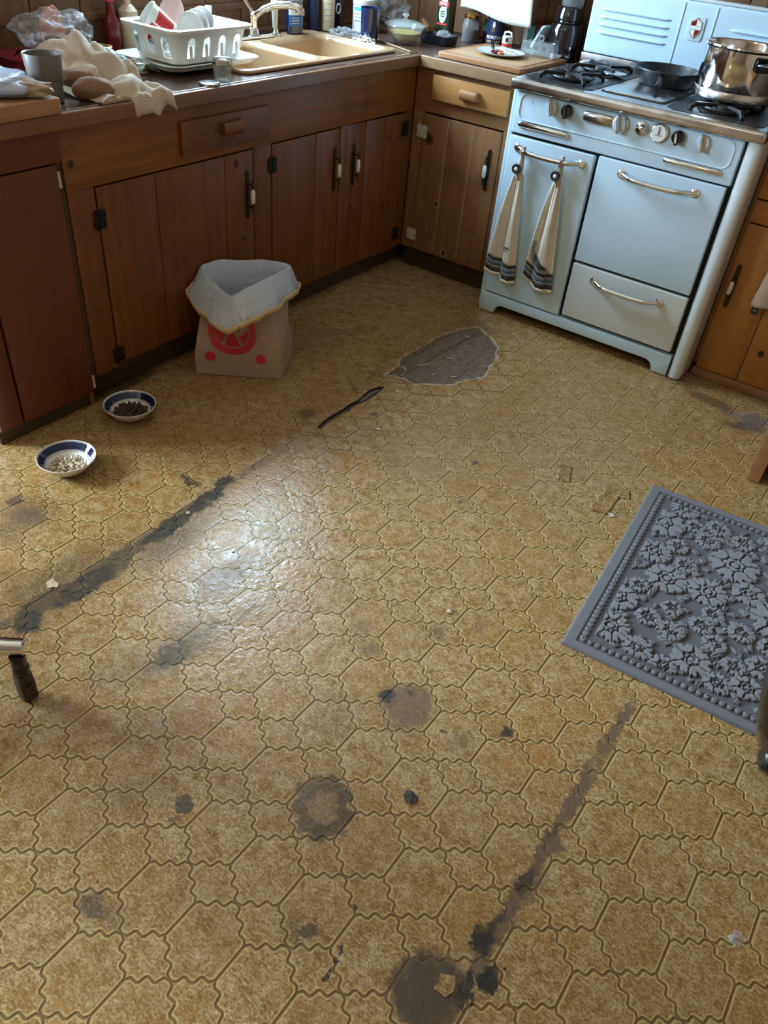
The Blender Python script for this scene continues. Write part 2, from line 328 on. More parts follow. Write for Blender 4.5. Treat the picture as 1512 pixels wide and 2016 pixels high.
STAIN_SHADE= [(1.317, -2.609, 2.78, 0.0219, 0.0183, 'D', 0.85, 0.6), (1.328, -2.646, 3.06, 0.0138, 0.0118, 'D', 0.6, 0.4), (1.532, -2.121, 1.73, 0.0666, 0.0599, 'B', 0.75, 0.7), (1.491, -2.125, 1.87, 0.0573, 0.0381, 'B', 0.6, 0.4), (1.476, -2.13, 2.06, 0.0248, 0.0201, 'D', 0.95, 0.6), (1.517, -2.084, 1.68, 0.0091, 0.0082, 'D', 0.9, 0.5), (1.745, -2.045, 1.61, 0.0201, 0.0164, 'D', 0.9, 0.5), (1.34, -2.849, 2.8, 0.043, 0.0314, 'D', 0.7, 0.1), (1.335, -2.83, 3.05, 0.0163, 0.0129, 'D', 0.7, 0.1), (1.666, -2.647, -2.55, 0.0309, 0.0243, 'D', 0.75, 0.1), (1.662, -2.657, -2.51, 0.0543, 0.0345, 'D', 0.25, 0.2), (1.894, -2.595, -1.89, 0.0676, 0.0627, 'B', 0.95, 0.8), (1.901, -2.589, -2.06, 0.0762, 0.0693, 'D', 0.55, 0.7), (1.928, -2.465, 1.6, 0.0316, 0.0226, 'D', 1.0, 0.6), (1.934, -2.425, 1.5, 0.0441, 0.0097, 'D', 0.68, 0.5), (1.97, -2.511, 1.69, 0.031, 0.0203, 'D', 1.0, 0.6), (1.947, -2.554, 1.9, 0.0448, 0.0189, 'D', 0.95, 0.5), (1.946, -2.427, 1.45, 0.0684, 0.0222, 'B', 0.7, 0.4), (1.941, -2.318, 1.5, 0.0451, 0.0145, 'D', 0.64, 0.4), (1.953, -2.321, 1.49, 0.064, 0.0269, 'B', 0.6, 0.3), (1.952, -2.218, 1.59, 0.0319, 0.0251, 'B', 0.9, 0.4), (1.936, -2.197, 1.62, 0.0354, 0.0139, 'D', 0.45, 0.2), (1.737, -2.631, 1.83, 0.0085, 0.0063, 'D', 1, 0.6), (1.74, -2.652, 1.8, 0.0075, 0.0062, 'D', 1, 0.6), (1.748, -2.679, 1.86, 0.0081, 0.0044, 'D', 1, 0.6), (1.711, -2.556, 2.2, 0.0055, 0.0047, 'D', 1, 0.5), (1.707, -2.556, -2.28, 0.0038, 0.0037, 'D', 1, 0.5), (1.012, -2.352, -1.71, 0.0748, 0.0523, 'D', 0.75, 0.1), (1.019, -2.225, -2.06, 0.0398, 0.0153, 'D', 0.6, 0.2), (1.01, -2.405, -1.91, 0.0457, 0.0308, 'D', 0.5, 0.1), (0.672, -2.34, -1.56, 0.1603, 0.055, 'D', 0.95, 0.2), (0.673, -2.511, -1.53, 0.052, 0.049, 'D', 0.95, 0.3), (0.667, -2.263, -1.51, 0.1269, 0.0647, 'D', 0.78, 0.1), (0.655, -2.186, 1.66, 0.1208, 0.0392, 'D', 0.78, 0.1), (0.659, -2.056, 1.61, 0.1447, 0.0415, 'D', 0.95, 0.2), (0.647, -1.897, 1.69, 0.1093, 0.0376, 'D', 0.95, 0.3), (0.62, -1.797, -1.53, 0.0551, 0.0256, 'D', 0.91, 0.2), (0.547, -1.863, 3.1, 0.0648, 0.0192, 'D', 0.78, 0.2), (0.645, -2.434, -1.66, 0.1349, 0.0468, 'D', 0.78, 0.2), (0.685, -2.133, -1.43, 0.092, 0.0662, 'D', 0.45, 0.1), (0.637, -2.32, -2.65, 0.0783, 0.0667, 'D', 0.45, 0.2), (0.249, -2.254, -1.67, 0.047, 0.0336, 'D', 0.72, 0.1), (0.338, -2.275, -2.63, 0.0835, 0.0561, 'B', 0.6, 0.1), (0.344, -2.334, 2.79, 0.0909, 0.0746, 'D', 0.39, 0.1), (0.558, -1.329, -2.24, 0.046, 0.039, 'B', 0.8, 0.2), (0.934, -1.354, 1.8, 0.0759, 0.0648, 'B', 0.25, 0.1), (0.837, -1.444, -2.2, 0.0999, 0.0832, 'O', 0.4, 0.1), (0.318, -1.746, -2.73, 0.0978, 0.0865, 'O', 0.3, 0.1), (1.15, -1.179, 1.79, 0.0151, 0.0114, 'D', 0.85, 0.5), (1.222, -1.392, 1.81, 0.0157, 0.0122, 'D', 0.6, 0.4), (0.724, -1.168, 2.06, 0.0169, 0.0124, 'D', 0.8, 0.5), (0.581, -1.084, 2.01, 0.0184, 0.0147, 'D', 0.5, 0.3), (1.46, -1.89, -1.94, 0.0379, 0.0329, 'D', 0.45, 0.1), (1.302, -2.013, 1.61, 0.045, 0.0427, 'D', 0.3, 0.1), (1.362, -2.044, -2.38, 0.0402, 0.0291, 'D', 0.4, 0.2), (1.497, -2.163, 2.06, 0.0423, 0.0348, 'B', 0.4, 0.1), (1.781, -2.111, -2.02, 0.0295, 0.0241, 'O', 0.5, 0.1), (1.837, -2.049, -2.1, 0.0479, 0.0367, 'O', 0.5, 0.1), (1.676, -2.13, 1.82, 0.0472, 0.0387, 'B', 0.45, 0.1), (1.63, -2.133, 1.88, 0.0082, 0.0068, 'D', 0.8, 0.5), (1.411, -2.242, 2.0, 0.0827, 0.0804, 'B', 0.22, 0.2), (1.349, -2.609, -2.61, 0.0301, 0.0215, 'O', 0.2, 0.1), (1.8, -0.237, 1.48, 0.096, 0.0557, 'G', 0.95, 0.5), (1.721, -0.229, 3.11, 0.0727, 0.0408, 'G', 0.6, 0.3), (1.63, -0.19, 3.05, 0.1518, 0.0539, 'D', 0.6, 0.1), (1.497, -0.131, 3.12, 0.1179, 0.044, 'D', 0.5, 0.1), (1.803, -0.281, -2.67, 0.1088, 0.0459, 'B', 0.6, 0.2), (1.743, -0.304, -2.9, 0.0706, 0.0317, 'D', 0.5, 0.1), (0.1, -0.058, 2.98, 0.4878, 0.2288, 'D', 0.55, 0.1), (0.359, -0.273, -2.1, 0.2893, 0.201, 'D', 0.3, 0.0), (0.199, -0.585, -1.54, 0.4891, 0.1343, 'D', 0.35, 0.0), (0.63, -0.282, 1.6, 0.1613, 0.1222, 'D', 0.4, 0.1), (0.75, -0.72, -2.02, 0.2967, 0.2254, 'O', 0.35, 0.2), (-0.045, -1.673, -1.62, 0.3154, 0.0656, 'D', 0.78, 0.1), (-0.052, -1.991, -1.75, 0.1935, 0.0562, 'D', 0.78, 0.1), (0.203, -1.772, -2.55, 0.0978, 0.0896, 'D', 0.33, 0.1), (0.911, -1.848, -2.42, 0.0865, 0.0663, 'D', 0.12, 0.1), (1.535, -1.815, -1.95, 0.0278, 0.0231, 'D', 0.3, 0.1), (1.044, -2.152, -1.89, 0.0791, 0.0423, 'D', 0.3, 0.0), (0.917, -2.078, -1.64, 0.1339, 0.0525, 'D', 0.3, 0.0)]  # floor stains, plus painted shade mixed with grime along the cabinet feet
STAIN_SHADE += [(1.586, -2.426, -2.12, 0.0267, 0.0263, 'D', 0.72, 0.3), (1.589, -2.462, -2.5, 0.0262, 0.0256, 'D', 0.72, 0.3), (1.569, -2.488, -2.76, 0.0261, 0.0253, 'D', 0.72, 0.3), (1.535, -2.494, -3.0, 0.0264, 0.0255, 'D', 0.58, 0.3), (1.503, -2.476, 3.03, 0.0271, 0.0261, 'D', 0.58, 0.3), (1.486, -2.441, 2.77, 0.0278, 0.0268, 'D', 0.58, 0.3), (1.495, -2.407, 2.5, 0.0282, 0.0274, 'D', 0.58, 0.3), (1.525, -2.389, 2.21, 0.0281, 0.0275, 'D', 0.72, 0.3), (1.561, -2.397, 1.74, 0.0274, 0.0271, 'D', 0.72, 0.3), (1.538, -2.446, 2.32, 0.0708, 0.0637, 'B', 0.5, 0.6), (0.595, -2.343, -1.55, 0.2015, 0.0823, 'D', 0.5, 0.1), (0.71, -2.083, -1.54, 0.2041, 0.0747, 'D', 0.5, 0.1), (0.314, -2.258, -2.15, 0.1189, 0.0937, 'D', 0.4, 0.1), (1.012, -2.311, -1.74, 0.1177, 0.0751, 'D', 0.55, 0.1), (1.009, -2.365, -1.71, 0.065, 0.0558, 'D', 0.7, 0.2), (0.924, -2.122, -1.58, 0.1906, 0.1016, 'B', 0.35, 0.1), (0.971, -2.476, -1.95, 0.155, 0.0906, 'B', 0.35, 0.1), (0.97, -2.639, -2.59, 0.1516, 0.0893, 'B', 0.3, 0.1), (1.145, -2.496, -2.54, 0.1318, 0.0785, 'B', 0.3, 0.1), (1.226, -2.65, -2.57, 0.1115, 0.0666, 'D', 0.22, 0.1), (1.373, -2.84, -2.64, 0.0542, 0.0345, 'D', 0.4, 0.1), (1.533, -2.133, 1.8, 0.0799, 0.0714, 'B', 0.5, 0.5)]  # more stains; the broad soft brown ones paint shade on the near left floor

# ================================================================== THE ROOM
def wallbox(name, boxes, mat):
    b = MB()
    for x in boxes: b.box(*x)
    return struct(b.build(name, mat, smooth=0))
wl = wallbox('wall_left', [(-.76, -.64, -2.15, .78, 0, 1.14), (-.76, -.64, -2.15, .78, 2.04, 2.45), (-.76, -.64, -2.15, -.96, 1.14, 2.04), (-.76, -.64, -.08, .78, 1.14, 2.04)], M['plaster'])
wb = wallbox('wall_back', [(-.76, 3.2, .66, .78, 0, 2.45)], M['plaster'])
wallbox('wall_right', [(3.2, 3.3, -5, .78, 0, 2.45)], M['plaster'])
wallbox('wall_front', [(-2.5, 3.3, -5.1, -5, 0, 2.45)], M['plaster'])
wallbox('wall_nook', [(-2.5, -.76, -2.15, -2.05, 0, 2.45)], M['plaster'])
wallbox('wall_dining', [(-2.5, -2.4, -5, -2.15, 0, .93), (-2.5, -2.4, -5, -2.15, 2.17, 2.45), (-2.5, -2.4, -5, -4.54, .93, 2.17), (-2.5, -2.4, -3.16, -2.15, .93, 2.17)], M['plaster'])
wallbox('ceiling', [(-2.5, 3.3, -5.1, .78, 2.45, 2.55)], M['ceilmat'])
t = NT('window_glass'); n_ = t.noise(t.obj(), 3); t.set(col=(.85, .92, .95), rough=.03, alpha=.06, spec=.6); t.bump(n_.outputs[0], .02, .002); M['pane'] = t.mat
def window(name, x, y0, y1, z0, z1):
    b = MB(); w = .05
    b.box(x - .05, x + .03, y0, y0 + w, z0, z1); b.box(x - .05, x + .03, y1 - w, y1, z0, z1)
    b.box(x - .05, x + .03, y0 + w, y1 - w, z0, z0 + w); b.box(x - .05, x + .03, y0 + w, y1 - w, z1 - w, z1)
    b.box(x - .03, x + .01, y0 + w, y1 - w, (z0 + z1) / 2 - .02, (z0 + z1) / 2 + .02)
    fr = struct(b.build(name, M['enamel2'], bevel=.004))
    for a, c in ((z0 + w, (z0 + z1) / 2 - .02), ((z0 + z1) / 2 + .02, z1 - w)):
        MB().box(x - .012, x - .008, y0 + w, y1 - w, a, c).build('window_pane', M['pane'], fr, smooth=0)
window('window_1', -.70, -.96, -.08, 1.14, 2.04)
window('window_2', -2.45, -4.54, -3.16, .93, 2.17)
struct(MB().box(-.66, -.585, -1.0, -.04, 1.105, 1.138).build('trim_1', M['wall_z'], bevel=.004))
# vertical wall boards behind the counters, each a piece of its own
bd = MB().box(0, .018, .002, .192, 0, .185).mesh('wall_board', M['wall_z'], bevel=.003)
for k in range(15):
    o = bpy.data.objects.new('wall_board', bd); COL.objects.link(o); o.parent = wl; o.location = (-.6405, -2.13 + .194 * k, .912)
MB().box(-.641, -.615, -2.13, .64, .998, 1.022).build('wall_rail', M['wall_z'], wl, bevel=.003)
bd2 = MB().box(.002, .168, -.018, 0, 0, .62).mesh('wall_board', M['wall_z'], bevel=.003)
for k in range(19):
    o = bpy.data.objects.new('wall_board', bd2); COL.objects.link(o); o.parent = wb; o.location = (-.60 + .17 * k, .6605, .912)

# ------------------------------------------------------------------ the worn vinyl floor
def floor_mat(name, kind, stain_shade, seams=()):
    t = NT(name); p = t.pos(); acc = {}; prev = None
    if stain_shade or seams:
        nd = t.noise(p, 34, 5, .74); dv = t.n('ShaderNodeVectorMath', operation='MULTIPLY_ADD'); t.l(nd.outputs[1], dv.inputs[0]); dv.inputs[1].default_value = (.066, .066, 0); dv.inputs[2].default_value = (-.033, -.033, 0)
        pd = t.n('ShaderNodeVectorMath', operation='ADD'); t.l(p, pd.inputs[0]); t.l(dv.outputs[0], pd.inputs[1]); pd = pd.outputs[0]
    fine = t.noise(p, 190, 2, .7); mid = t.noise(p, 26, 4, .65); big = t.noise(p, 5.2, 1, .5); fibre = t.noise(t.mapping(p, (90, 260, 90), rot=(0, 0, .5)), 1.0, 2, .6)
    if kind == 'tile':
        m2 = t.noise(p, 64, 3, .7)
        f = t.math('ADD', t.math('MULTIPLY', mid.outputs[0], .55), t.math('MULTIPLY', m2.outputs[0], .45))
        c = t.ramp(f, [(.34, (.16, .070, .014)), (.45, (.315, .178, .055)), (.56, (.43, .295, .130)), (.68, (.55, .41, .225))])
        c = t.mix(t.mr(big.outputs[0], .40, .66, 0, .60), c, (.40, .175, .034), 'MIX') if False else t.mix(t.mr(big.outputs[0], .46, .64, 0, .42), c, t.mix(f, (.27, .10, .016), (.50, .25, .060)))
        c = t.mix(t.mr(fine.outputs[0], .47, .60, .0, .74), c, (.15, .072, .020))
        c = t.mix(t.mr(fibre.outputs[0], .53, .66, .0, .52), c, (.64, .50, .26))
        c = t.mix(t.math('MULTIPLY', t.rnd(), .28), c, (.24, .125, .038))
        vo = t.n('ShaderNodeTexVoronoi'); t.put(vo.inputs['Vector'], p); vo.inputs['Scale'].default_value = 15
        sr = t.n('ShaderNodeSeparateXYZ'); t.l(vo.outputs['Color'], sr.inputs[0])
        c = t.mix(t.math('MULTIPLY', t.math('LESS_THAN', vo.outputs['Distance'], t.math('MULTIPLY', sr.outputs[0], .055)), t.math('GREATER_THAN', sr.outputs[1], .62)), c, (.03, .02, .012))
    elif kind == 'rim':
        c = t.mix(t.mr(fine.outputs[0], .4, .7, 0, .5), (.47, .33, .135), (.27, .155, .05))
    else:
        c = t.mix(mid.outputs[0], (.135, .078, .024), (.20, .118, .038))
    for (x, y, a, rx, ry, ty, st, inn) in stain_shade:
        ln = t.n('ShaderNodeVectorMath', operation='LENGTH'); q = pd
        if prev is not None:      # keeps the stain and shade patches evaluated one after another
            ch = t.n('ShaderNodeVectorMath', operation='MULTIPLY_ADD'); t.l(prev, ch.inputs[0]); ch.inputs[1].default_value = (1e-9,) * 3; t.l(pd, ch.inputs[2]); q = ch.outputs[0]
        t.l(t.mapping(q, (rx, ry, 1), (x, y, 0), (0, 0, a), 'TEXTURE'), ln.inputs[0])
        mm = (inn + 1.15) / 2; m = t.math('MAXIMUM', t.mr(ln.outputs['Value'], mm - .13, mm + .13, st, 0), t.mr(ln.outputs['Value'], inn * .5, 1.45, st * .38, 0)) if st > .55 else t.mr(ln.outputs['Value'], inn, 1.15, st, 0); acc[ty] = t.math('MAXIMUM', acc[ty], m) if ty in acc else m
        prev = acc[ty]
    if seams:
        sx = t.n('ShaderNodeSeparateXYZ'); t.l(pd, sx.inputs[0]); X, Y = sx.outputs[0], sx.outputs[1]
    if 1 in seams:
        # long glued seams: a dirty line, on the nearer one a torn strip down to the backing
        br = t.mr(mid.outputs[0], .30, .62)
        s1 = t.math('MULTIPLY', t.mr(t.math('ABSOLUTE', t.math('SUBTRACT', X, .638)), .003, .022, .75, 0), t.mr(Y, -1.45, -1.75, .25, 1))
        s1 = t.math('MULTIPLY', s1, t.mr(Y, -.95, -1.0, 0, 1))
        s1 = t.math('MULTIPLY', s1, br); acc['D'] = t.math('MAXIMUM', acc['D'], s1) if 'D' in acc else s1
    if 2 in seams:
        inr = t.math('MULTIPLY', t.mr(Y, -1.74, -1.80), t.mr(Y, -2.62, -2.56))
        s2 = t.math('MULTIPLY', t.mr(t.math('ABSOLUTE', t.math('SUBTRACT', X, 1.942)), .011, .0145, .92, 0), inr)
        s2 = t.math('MULTIPLY', s2, t.mr(big.outputs[0], .25, .45, .35, 1)); acc['B'] = t.math('MAXIMUM', acc['B'], s2) if 'B' in acc else s2
    cols = {'O': (.33, .12, .022), 'G': (.17, .14, .125), 'B': (.125, .082, .052), 'D': (.020, .017, .011)}
    for ty in 'OGBD':
        if ty in acc: c = t.mix(t.math('MULTIPLY', acc[ty], t.mr(mid.outputs[0], .22, .55, .55, 1.0)), c, cols[ty])
    rg = t.math('ADD', t.mr(mid.outputs[0], .3, .7, .21, .36), t.math('MULTIPLY', acc['D'], .2)) if 'D' in acc else t.mr(mid.outputs[0], .3, .7, .21, .36)
    t.set(col=c, rough=rg, spec=.45)
    bn = t.noise(p, 60, 2, .6)
    t.bump(bn.outputs[0], .32, .004); return t.mat
BIGST = [q for q in STAIN_SHADE if q[6] > .6]
M['vt'] = floor_mat('vinyl_tile', 'tile', []); M['vr'] = floor_mat('vinyl_tile_rim', 'rim', []); M['vg'] = floor_mat('vinyl_groove', 'groove', BIGST, (1, 2))
ZONES = {}
def zone_mats(x, y):      # the stain and shade patches that reach one part of the floor
    k = (math.floor(x / .42), math.floor(y / .42))
    if k not in ZONES:
        cx, cy = (k[0] + .5) * .42, (k[1] + .5) * .42
        st = [q for q in STAIN_SHADE if max(abs(q[0] - cx), abs(q[1] - cy)) < .21 + .12 + 1.15 * q[3]]
        sm = [n for n, xx in ((1, .638), (2, 1.942)) if abs(cx - xx) < .21 + .14]
        ZONES[k] = (floor_mat('vinyl_tile', 'tile', st, sm), floor_mat('vinyl_tile_rim', 'rim', st, sm)) if st or sm else (M['vt'], M['vr'])
    return ZONES[k]
def own_mats(o, x, y):
    for sl, m in zip(o.material_slots, zone_mats(x, y)): sl.link = 'OBJECT'; sl.material = m
S_ = .1215; PX = S_; QY = 1.3258 * S_; HH = .2829 * S_
def wavy(a, b, nseg=15, amp=.0050):
    a = Vector(a); b = Vector(b); d = b - a; nrm = Vector((d.y, -d.x)).normalized()
    return [a + d * (k / nseg) + nrm * (amp * sin(5 * pi * k / nseg) * min(1, (.12 + k) * 5.2 / nseg, (.12 + nseg - k) * 5.2 / nseg)) for k in range(nseg)]
def big_outline():
    q = wavy((PX / 2, HH), (0, QY / 2)); P = [Vector((PX / 2, -HH))] + q
    P += [Vector((0, QY / 2))] + [Vector((-v.x, v.y)) for v in reversed(q)]
    P += [Vector((-PX / 2, -HH))] + [Vector((-v.x, -v.y)) for v in q[1:]] + [Vector((0, -QY / 2))] + [Vector((v.x, -v.y)) for v in reversed(q[1:])]
    return P
def small_outline():   # between four big tiles: the same scallops seen from the other side
    q = [Vector((PX / 2, HH))] + wavy((PX / 2, HH), (0, QY / 2))[1:] + [Vector((0, QY / 2))]
    q = [Vector((v.x - PX / 2, v.y - QY / 2)) for v in q]              # lower-left side: bottom -> left
    P = q[:-1] + [Vector((v.x, -v.y)) for v in reversed(q)][:-1] + [Vector((-v.x, -v.y)) for v in q][:-1] + [Vector((-v.x, v.y)) for v in reversed(q)][:-1]
    return P
def inset(P, d):
    n = len(P); out = []
    for i in range(n):
        t = (P[(i + 1) % n] - P[i - 1]).normalized(); nrm = Vector((-t.y, t.x)); out.append(P[i] + nrm * d)
    return out
def tile_mb(P, gap=.0021, rim=.0034):
    ar = sum(P[i - 1].x * P[i].y - P[i].x * P[i - 1].y for i in range(len(P)))
    if ar < 0: P = P[::-1]
    a = inset(P, gap); a2 = [v * (1 - .0009 / v.length) for v in a]; b = [v * (1 - (rim + .0009) / v.length) for v in a]
    m = MB(); n = len(P)
    L = [[(v.x, v.y, -.0016) for v in a], [(v.x, v.y, -.0001) for v in a2], [(v.x, v.y, 0) for v in b]]
    V = [p for l in L for p in l]; F = []; Mi = []
    for i in range(2):
        for k in range(n): F.append((i * n + k, i * n + (k + 1) % n, (i + 1) * n + (k + 1) % n, (i + 1) * n + k)); Mi.append(1)
    cc = sum((Vector((v.x, v.y)) for v in P), Vector((0, 0))) / n; V.append((cc.x, cc.y, 0)); V.append((cc.x, cc.y, -.0016))
    for k in range(n): F.append((2 * n + k, 2 * n + (k + 1) % n, 3 * n)); Mi.append(0)
    for k in range(n): F.append(((k + 1) % n, k, 3 * n + 1)); Mi.append(1)
    return m.add(V, F, Mi)
bigM = tile_mb(big_outline()); smallM = tile_mb(small_outline())
TM = [M['vt'], M['vr']]
big_me = bigM.mesh('large_floor_tile', TM, smooth=50); small_me = smallM.mesh('small_floor_tile', TM, smooth=50)
def rough_poly(P, step, amp, sd):
    if sum(P[i - 1][0] * P[i][1] - P[i][0] * P[i - 1][1] for i in range(len(P))) < 0: P = P[::-1]
    rnd = random.Random(sd); out = []
    for i in range(len(P)):
        a = Vector(P[i]); b = Vector(P[(i + 1) % len(P)]); d = b - a; n = max(1, int(d.length / step)); nr = Vector((d.y, -d.x)).normalized()
        for k in range(n):
            out.append(a + d * (k / n) + nr * rnd.uniform(-amp, amp))
    return out
HOLE_R = rough_poly(HOLE, .012, .0035, 1); TEAR_R = rough_poly(TEAR, .03, .001, 2)
def in_poly(x, y, P):
    c = False
    for i in range(len(P)):
        x1, y1 = P[i]; x2, y2 = P[i - 1]
        if (y1 > y) != (y2 > y) and x < (x2 - x1) * (y - y1) / (y2 - y1) + x1: c = not c
    return c
def cdt_cut(V2, F, Mi, holes):
    # flat faces (outer first, inner last) minus the hole outlines, sorted out by triangle centres
    from mathutils.geometry import delaunay_2d_cdt
    V = []; E = []; polys = [[V2[i] for i in f] for f in F] + [[(v[0], v[1]) for v in P] for P in holes]
    for P in polys:
        b0 = len(V); V += [Vector(p) for p in P]; E += [(b0 + i, b0 + (i + 1) % len(P)) for i in range(len(P))]
    vo, _e, fo, _ov, _oe, _of = delaunay_2d_cdt(V, E, [], 0, 1e-6, True)
    f2 = []; m2 = []
    for f in fo:
        c = sum((vo[i] for i in f), Vector((0, 0))) / len(f)
        ins = [k for k in range(len(F)) if in_poly(c.x, c.y, polys[k])]
        if ins and not any(in_poly(c.x, c.y, P) for P in polys[len(F):]): f2.append(tuple(f)); m2.append(Mi[ins[-1]])
    return [(v.x, v.y) for v in vo], f2, m2
v2, f2, m2 = cdt_cut([(.50, -1.45), (.95, -1.45), (.95, -.22), (.50, -.22)], [(0, 1, 2, 3)], [0], [HOLE_R, TEAR_R])
fb_ = MB().add([(x, y, -.0012) for x, y in v2], f2, m2)
for x0, x1, y0, y1 in ((-2.4, .5, -5, .66), (.95, 3.2, -5, .66), (.5, .95, -5, -1.45), (.5, .95, -.22, .66)): fb_.add([(x0, y0, -.0012), (x1, y0, -.0012), (x1, y1, -.0012), (x0, y1, -.0012)], [(0, 1, 2, 3)])
floor = struct(fb_.build('floor', M['vg'], smooth=0)); floor.data = fb_.mesh('floor', M['vg'], smooth=0, up=True)
def inview(x, y):
    d = Vector((x, y, 0)) - _cam.location; z = d.dot(_f)
    if z < .1: return None
    u = 756 + 1552 * d.dot(_r) / z; v = 1008 - 1552 * d.dot(_u) / z
    return z if -60 < u < 1572 and 480 < v < 2080 else None
def near_poly(x, y, P, r): return any((x - a) ** 2 + (y - b) ** 2 < r * r for a, b in P)
cells = {'big': [], 'small': []}
for i in range(-13, 17):
    for j in range(-16, 18):
        for kind, x, y in (('big', (i + .5 + 10.1614) * S_, (j * 1.3258 - 21.4508) * S_), ('small', (i + 10.1614) * S_, ((j + .5) * 1.3258 - 21.4508) * S_)):
            if -.13 < x < 3.1 and -4.2 < y < .16: cells[kind].append((inview(x, y) or 99 + abs(y), x, y))
rest = MB()
for kind, me, src in (('big', big_me, bigM), ('small', small_me, smallM)):
    lst = sorted(cells[kind]); nm = me.name; cnt = 0
    for d, x, y in lst:
        hit = [c for c, P in ((HOLE_R, HOLE), (TEAR_R, TEAR)) if near_poly(x, y, P, .11) or in_poly(x, y, P)]
        if hit or (d < 90 and cnt < 285):
            o = bpy.data.objects.new(nm, me); COL.objects.link(o); o.parent = floor; o.location = (x, y, 0); cnt += 1
            if hit:
                n = (len(src.v) - 2) // 3
                v2, f2, m2 = cdt_cut([(p[0], p[1]) for p in src.v[n:3 * n]], [range(n), range(n, 2 * n)], [1, 0], [[(q[0] - x, q[1] - y) for q in c] for c in hit])
                if not f2: bpy.data.objects.remove(o); cnt -= 1; continue
                o.data = MB().add([(q[0], q[1], 0) for q in v2], f2, m2).mesh(nm, TM, smooth=0, up=True)
            own_mats(o, x, y)
        else: rest.add(src.v, src.f, src.m, TR(x, y, 0))
o = rest.build('far_floor_tiles', TM, floor, smooth=0); o['kind'] = 'stuff'
# under-floor boards seen through the tears, with a crack between two of them
t = NT('bare_underlay'); p = t.pos(); a_ = t.noise(t.mapping(p, (60, 9, 60)), 1, 5, .7); b_ = t.noise(p, 42, 5, .7); c_ = t.noise(p, 300, 2)
cc = t.ramp(t.math('ADD', t.math('MULTIPLY', a_.outputs[0], .5), t.math('MULTIPLY', b_.outputs[0], .5)), [(.32, (.062, .040, .026)), (.5, (.150, .102, .070)), (.68, (.26, .185, .13))])
cc = t.mix(t.mr(c_.outputs[0], .55, .75, 0, .45), cc, (.27, .21, .155)); t.set(col=cc, rough=.9); t.bump(t.math('ADD', b_.outputs[0], a_.outputs[0]), .9, .006); M['underlay'] = t.mat
struct(MB().prism([(.45, -1.6), (.640, -1.6), (.640, -.78), (.668, -.15), (.45, -.15)], -.03, -.0065).build('underlay_board', M['underlay'], floor, smooth=0))
struct(MB().prism([(.6436, -1.6), (1.0, -1.6), (1.0, -.15), (.6716, -.15), (.6436, -.78)], -.03, -.0070).build('underlay_board', M['underlay'], floor, smooth=0))
M['torn'] = plain('torn_backing', (.42, .33, .23), .85, 0, .4, 90); M['torndark'] = plain('torn_edge_dark', (.045, .036, .030), .7, 0, .4, 90)
def torn_edge(P, name, mat, sd, wo, wi, lift):
    rnd = random.Random(sd); n = len(P); ar = sum(P[i - 1].x * P[i].y - P[i].x * P[i - 1].y for i in range(n)); sg = 1 if ar > 0 else -1
    L = [[], [], [], []]
    for i in range(n):
        tt = (P[(i + 1) % n] - P[i - 1]).normalized(); nr = Vector((-tt.y, tt.x)) * sg; k = rnd.random(); up = lift * (.3 + k)
        L[0].append((*(P[i] - nr * wo * (.5 + k)), .0003)); L[1].append((*(P[i] - nr * wo * .3), .0005 + up)); L[2].append((*(P[i] + nr * wi * (k - .15)), .0006 + up * .9)); L[3].append((*(P[i] + nr * wi * k), -.0062))
    return MB().loft(L).build(name, mat, floor, smooth=0)
torn_edge(HOLE_R, 'torn_edge', M['torn'], 3, .0045, .006, .0012)
torn_edge(TEAR_R, 'torn_edge', M['torndark'], 4, .003, .002, .003)
def flap(P, name, lift):   # a peeled scale of vinyl curling up along one side
    (a, b, c) = [Vector(p) for p in P]
    def fn(u, v):
        q = a.lerp(b, u) + (c - (a + b) / 2) * v; w = (1 - v) ** 2
        j = .006 * sin(17 * u + 3) * (1 - v)
        return (q.x + j, q.y + j * .5, .0006 + lift * w * (0.6 + .4 * sin(9 * u)) * sin(pi * (.1 + .8 * u)))
    MB().grid(14, 7, fn).build(name, TM[0], floor, solid=.0012, smooth=60)
flap([(1.371, -.992), (1.403, -1.077), (1.425, -1.02)], 'peeled_flap', .012)
flap([(1.54, -1.005), (1.548, -1.155), (1.60, -1.06)], 'peeled_flap', .014)
flap([(1.575, -.985), (1.595, -1.03), (1.62, -.99)], 'peeled_flap', .008)

# ================================================================== CABINETS
def door_pull(parent, a, b, F, side=1):
    """antique backplate with a turned bar and a porcelain barrel; a,b = position on the face, F = face frame"""
    T = F @ TR(a, b, 0)
    m = MB(); P = [(.0085 * cos(t), .0755 + .0085 * sin(t)) for t in np.linspace(0, pi, 9)] + [(.0085 * cos(t), -.0755 + .0085 * sin(t)) for t in np.linspace(pi, 2 * pi, 9)]
    m.prism(P, .0005, .004, T=T); Q = [(x * .55, y * .9) for x, y in P]; m.prism(Q, .004, .0058, T=T)
    pl = m.build('door_handle', M['antique'], parent, bevel=.0008)
    for s in (-1, 1):
        k = MB().cyl((0, s * .040, .003), (0, s * .040, .024), .0035, .003, 8, T=T)
        k.lathe([(.0015, .0), (.006, .002), (.0065, .006), (.004, .009), (.0055, .013), (.0055, .017), (.003, .021), (.0042, .026), (.0028, .031), (.0008, .034)], 10, T @ TR(0, s * .026, .027) @ RX(-s * pi / 2), cap0=True, cap1=True)
        k.build('finial', M['antique'], pl)
    MB().lathe([(.0052, -.025), (.0078, -.019), (.0086, 0), (.0078, .019), (.0052, .025)], 12, T @ TR(0, 0, .027) @ RX(-pi / 2), cap0=True, cap1=True).build('porcelain_grip', M['porcelain'], pl, label='white porcelain barrel grip')
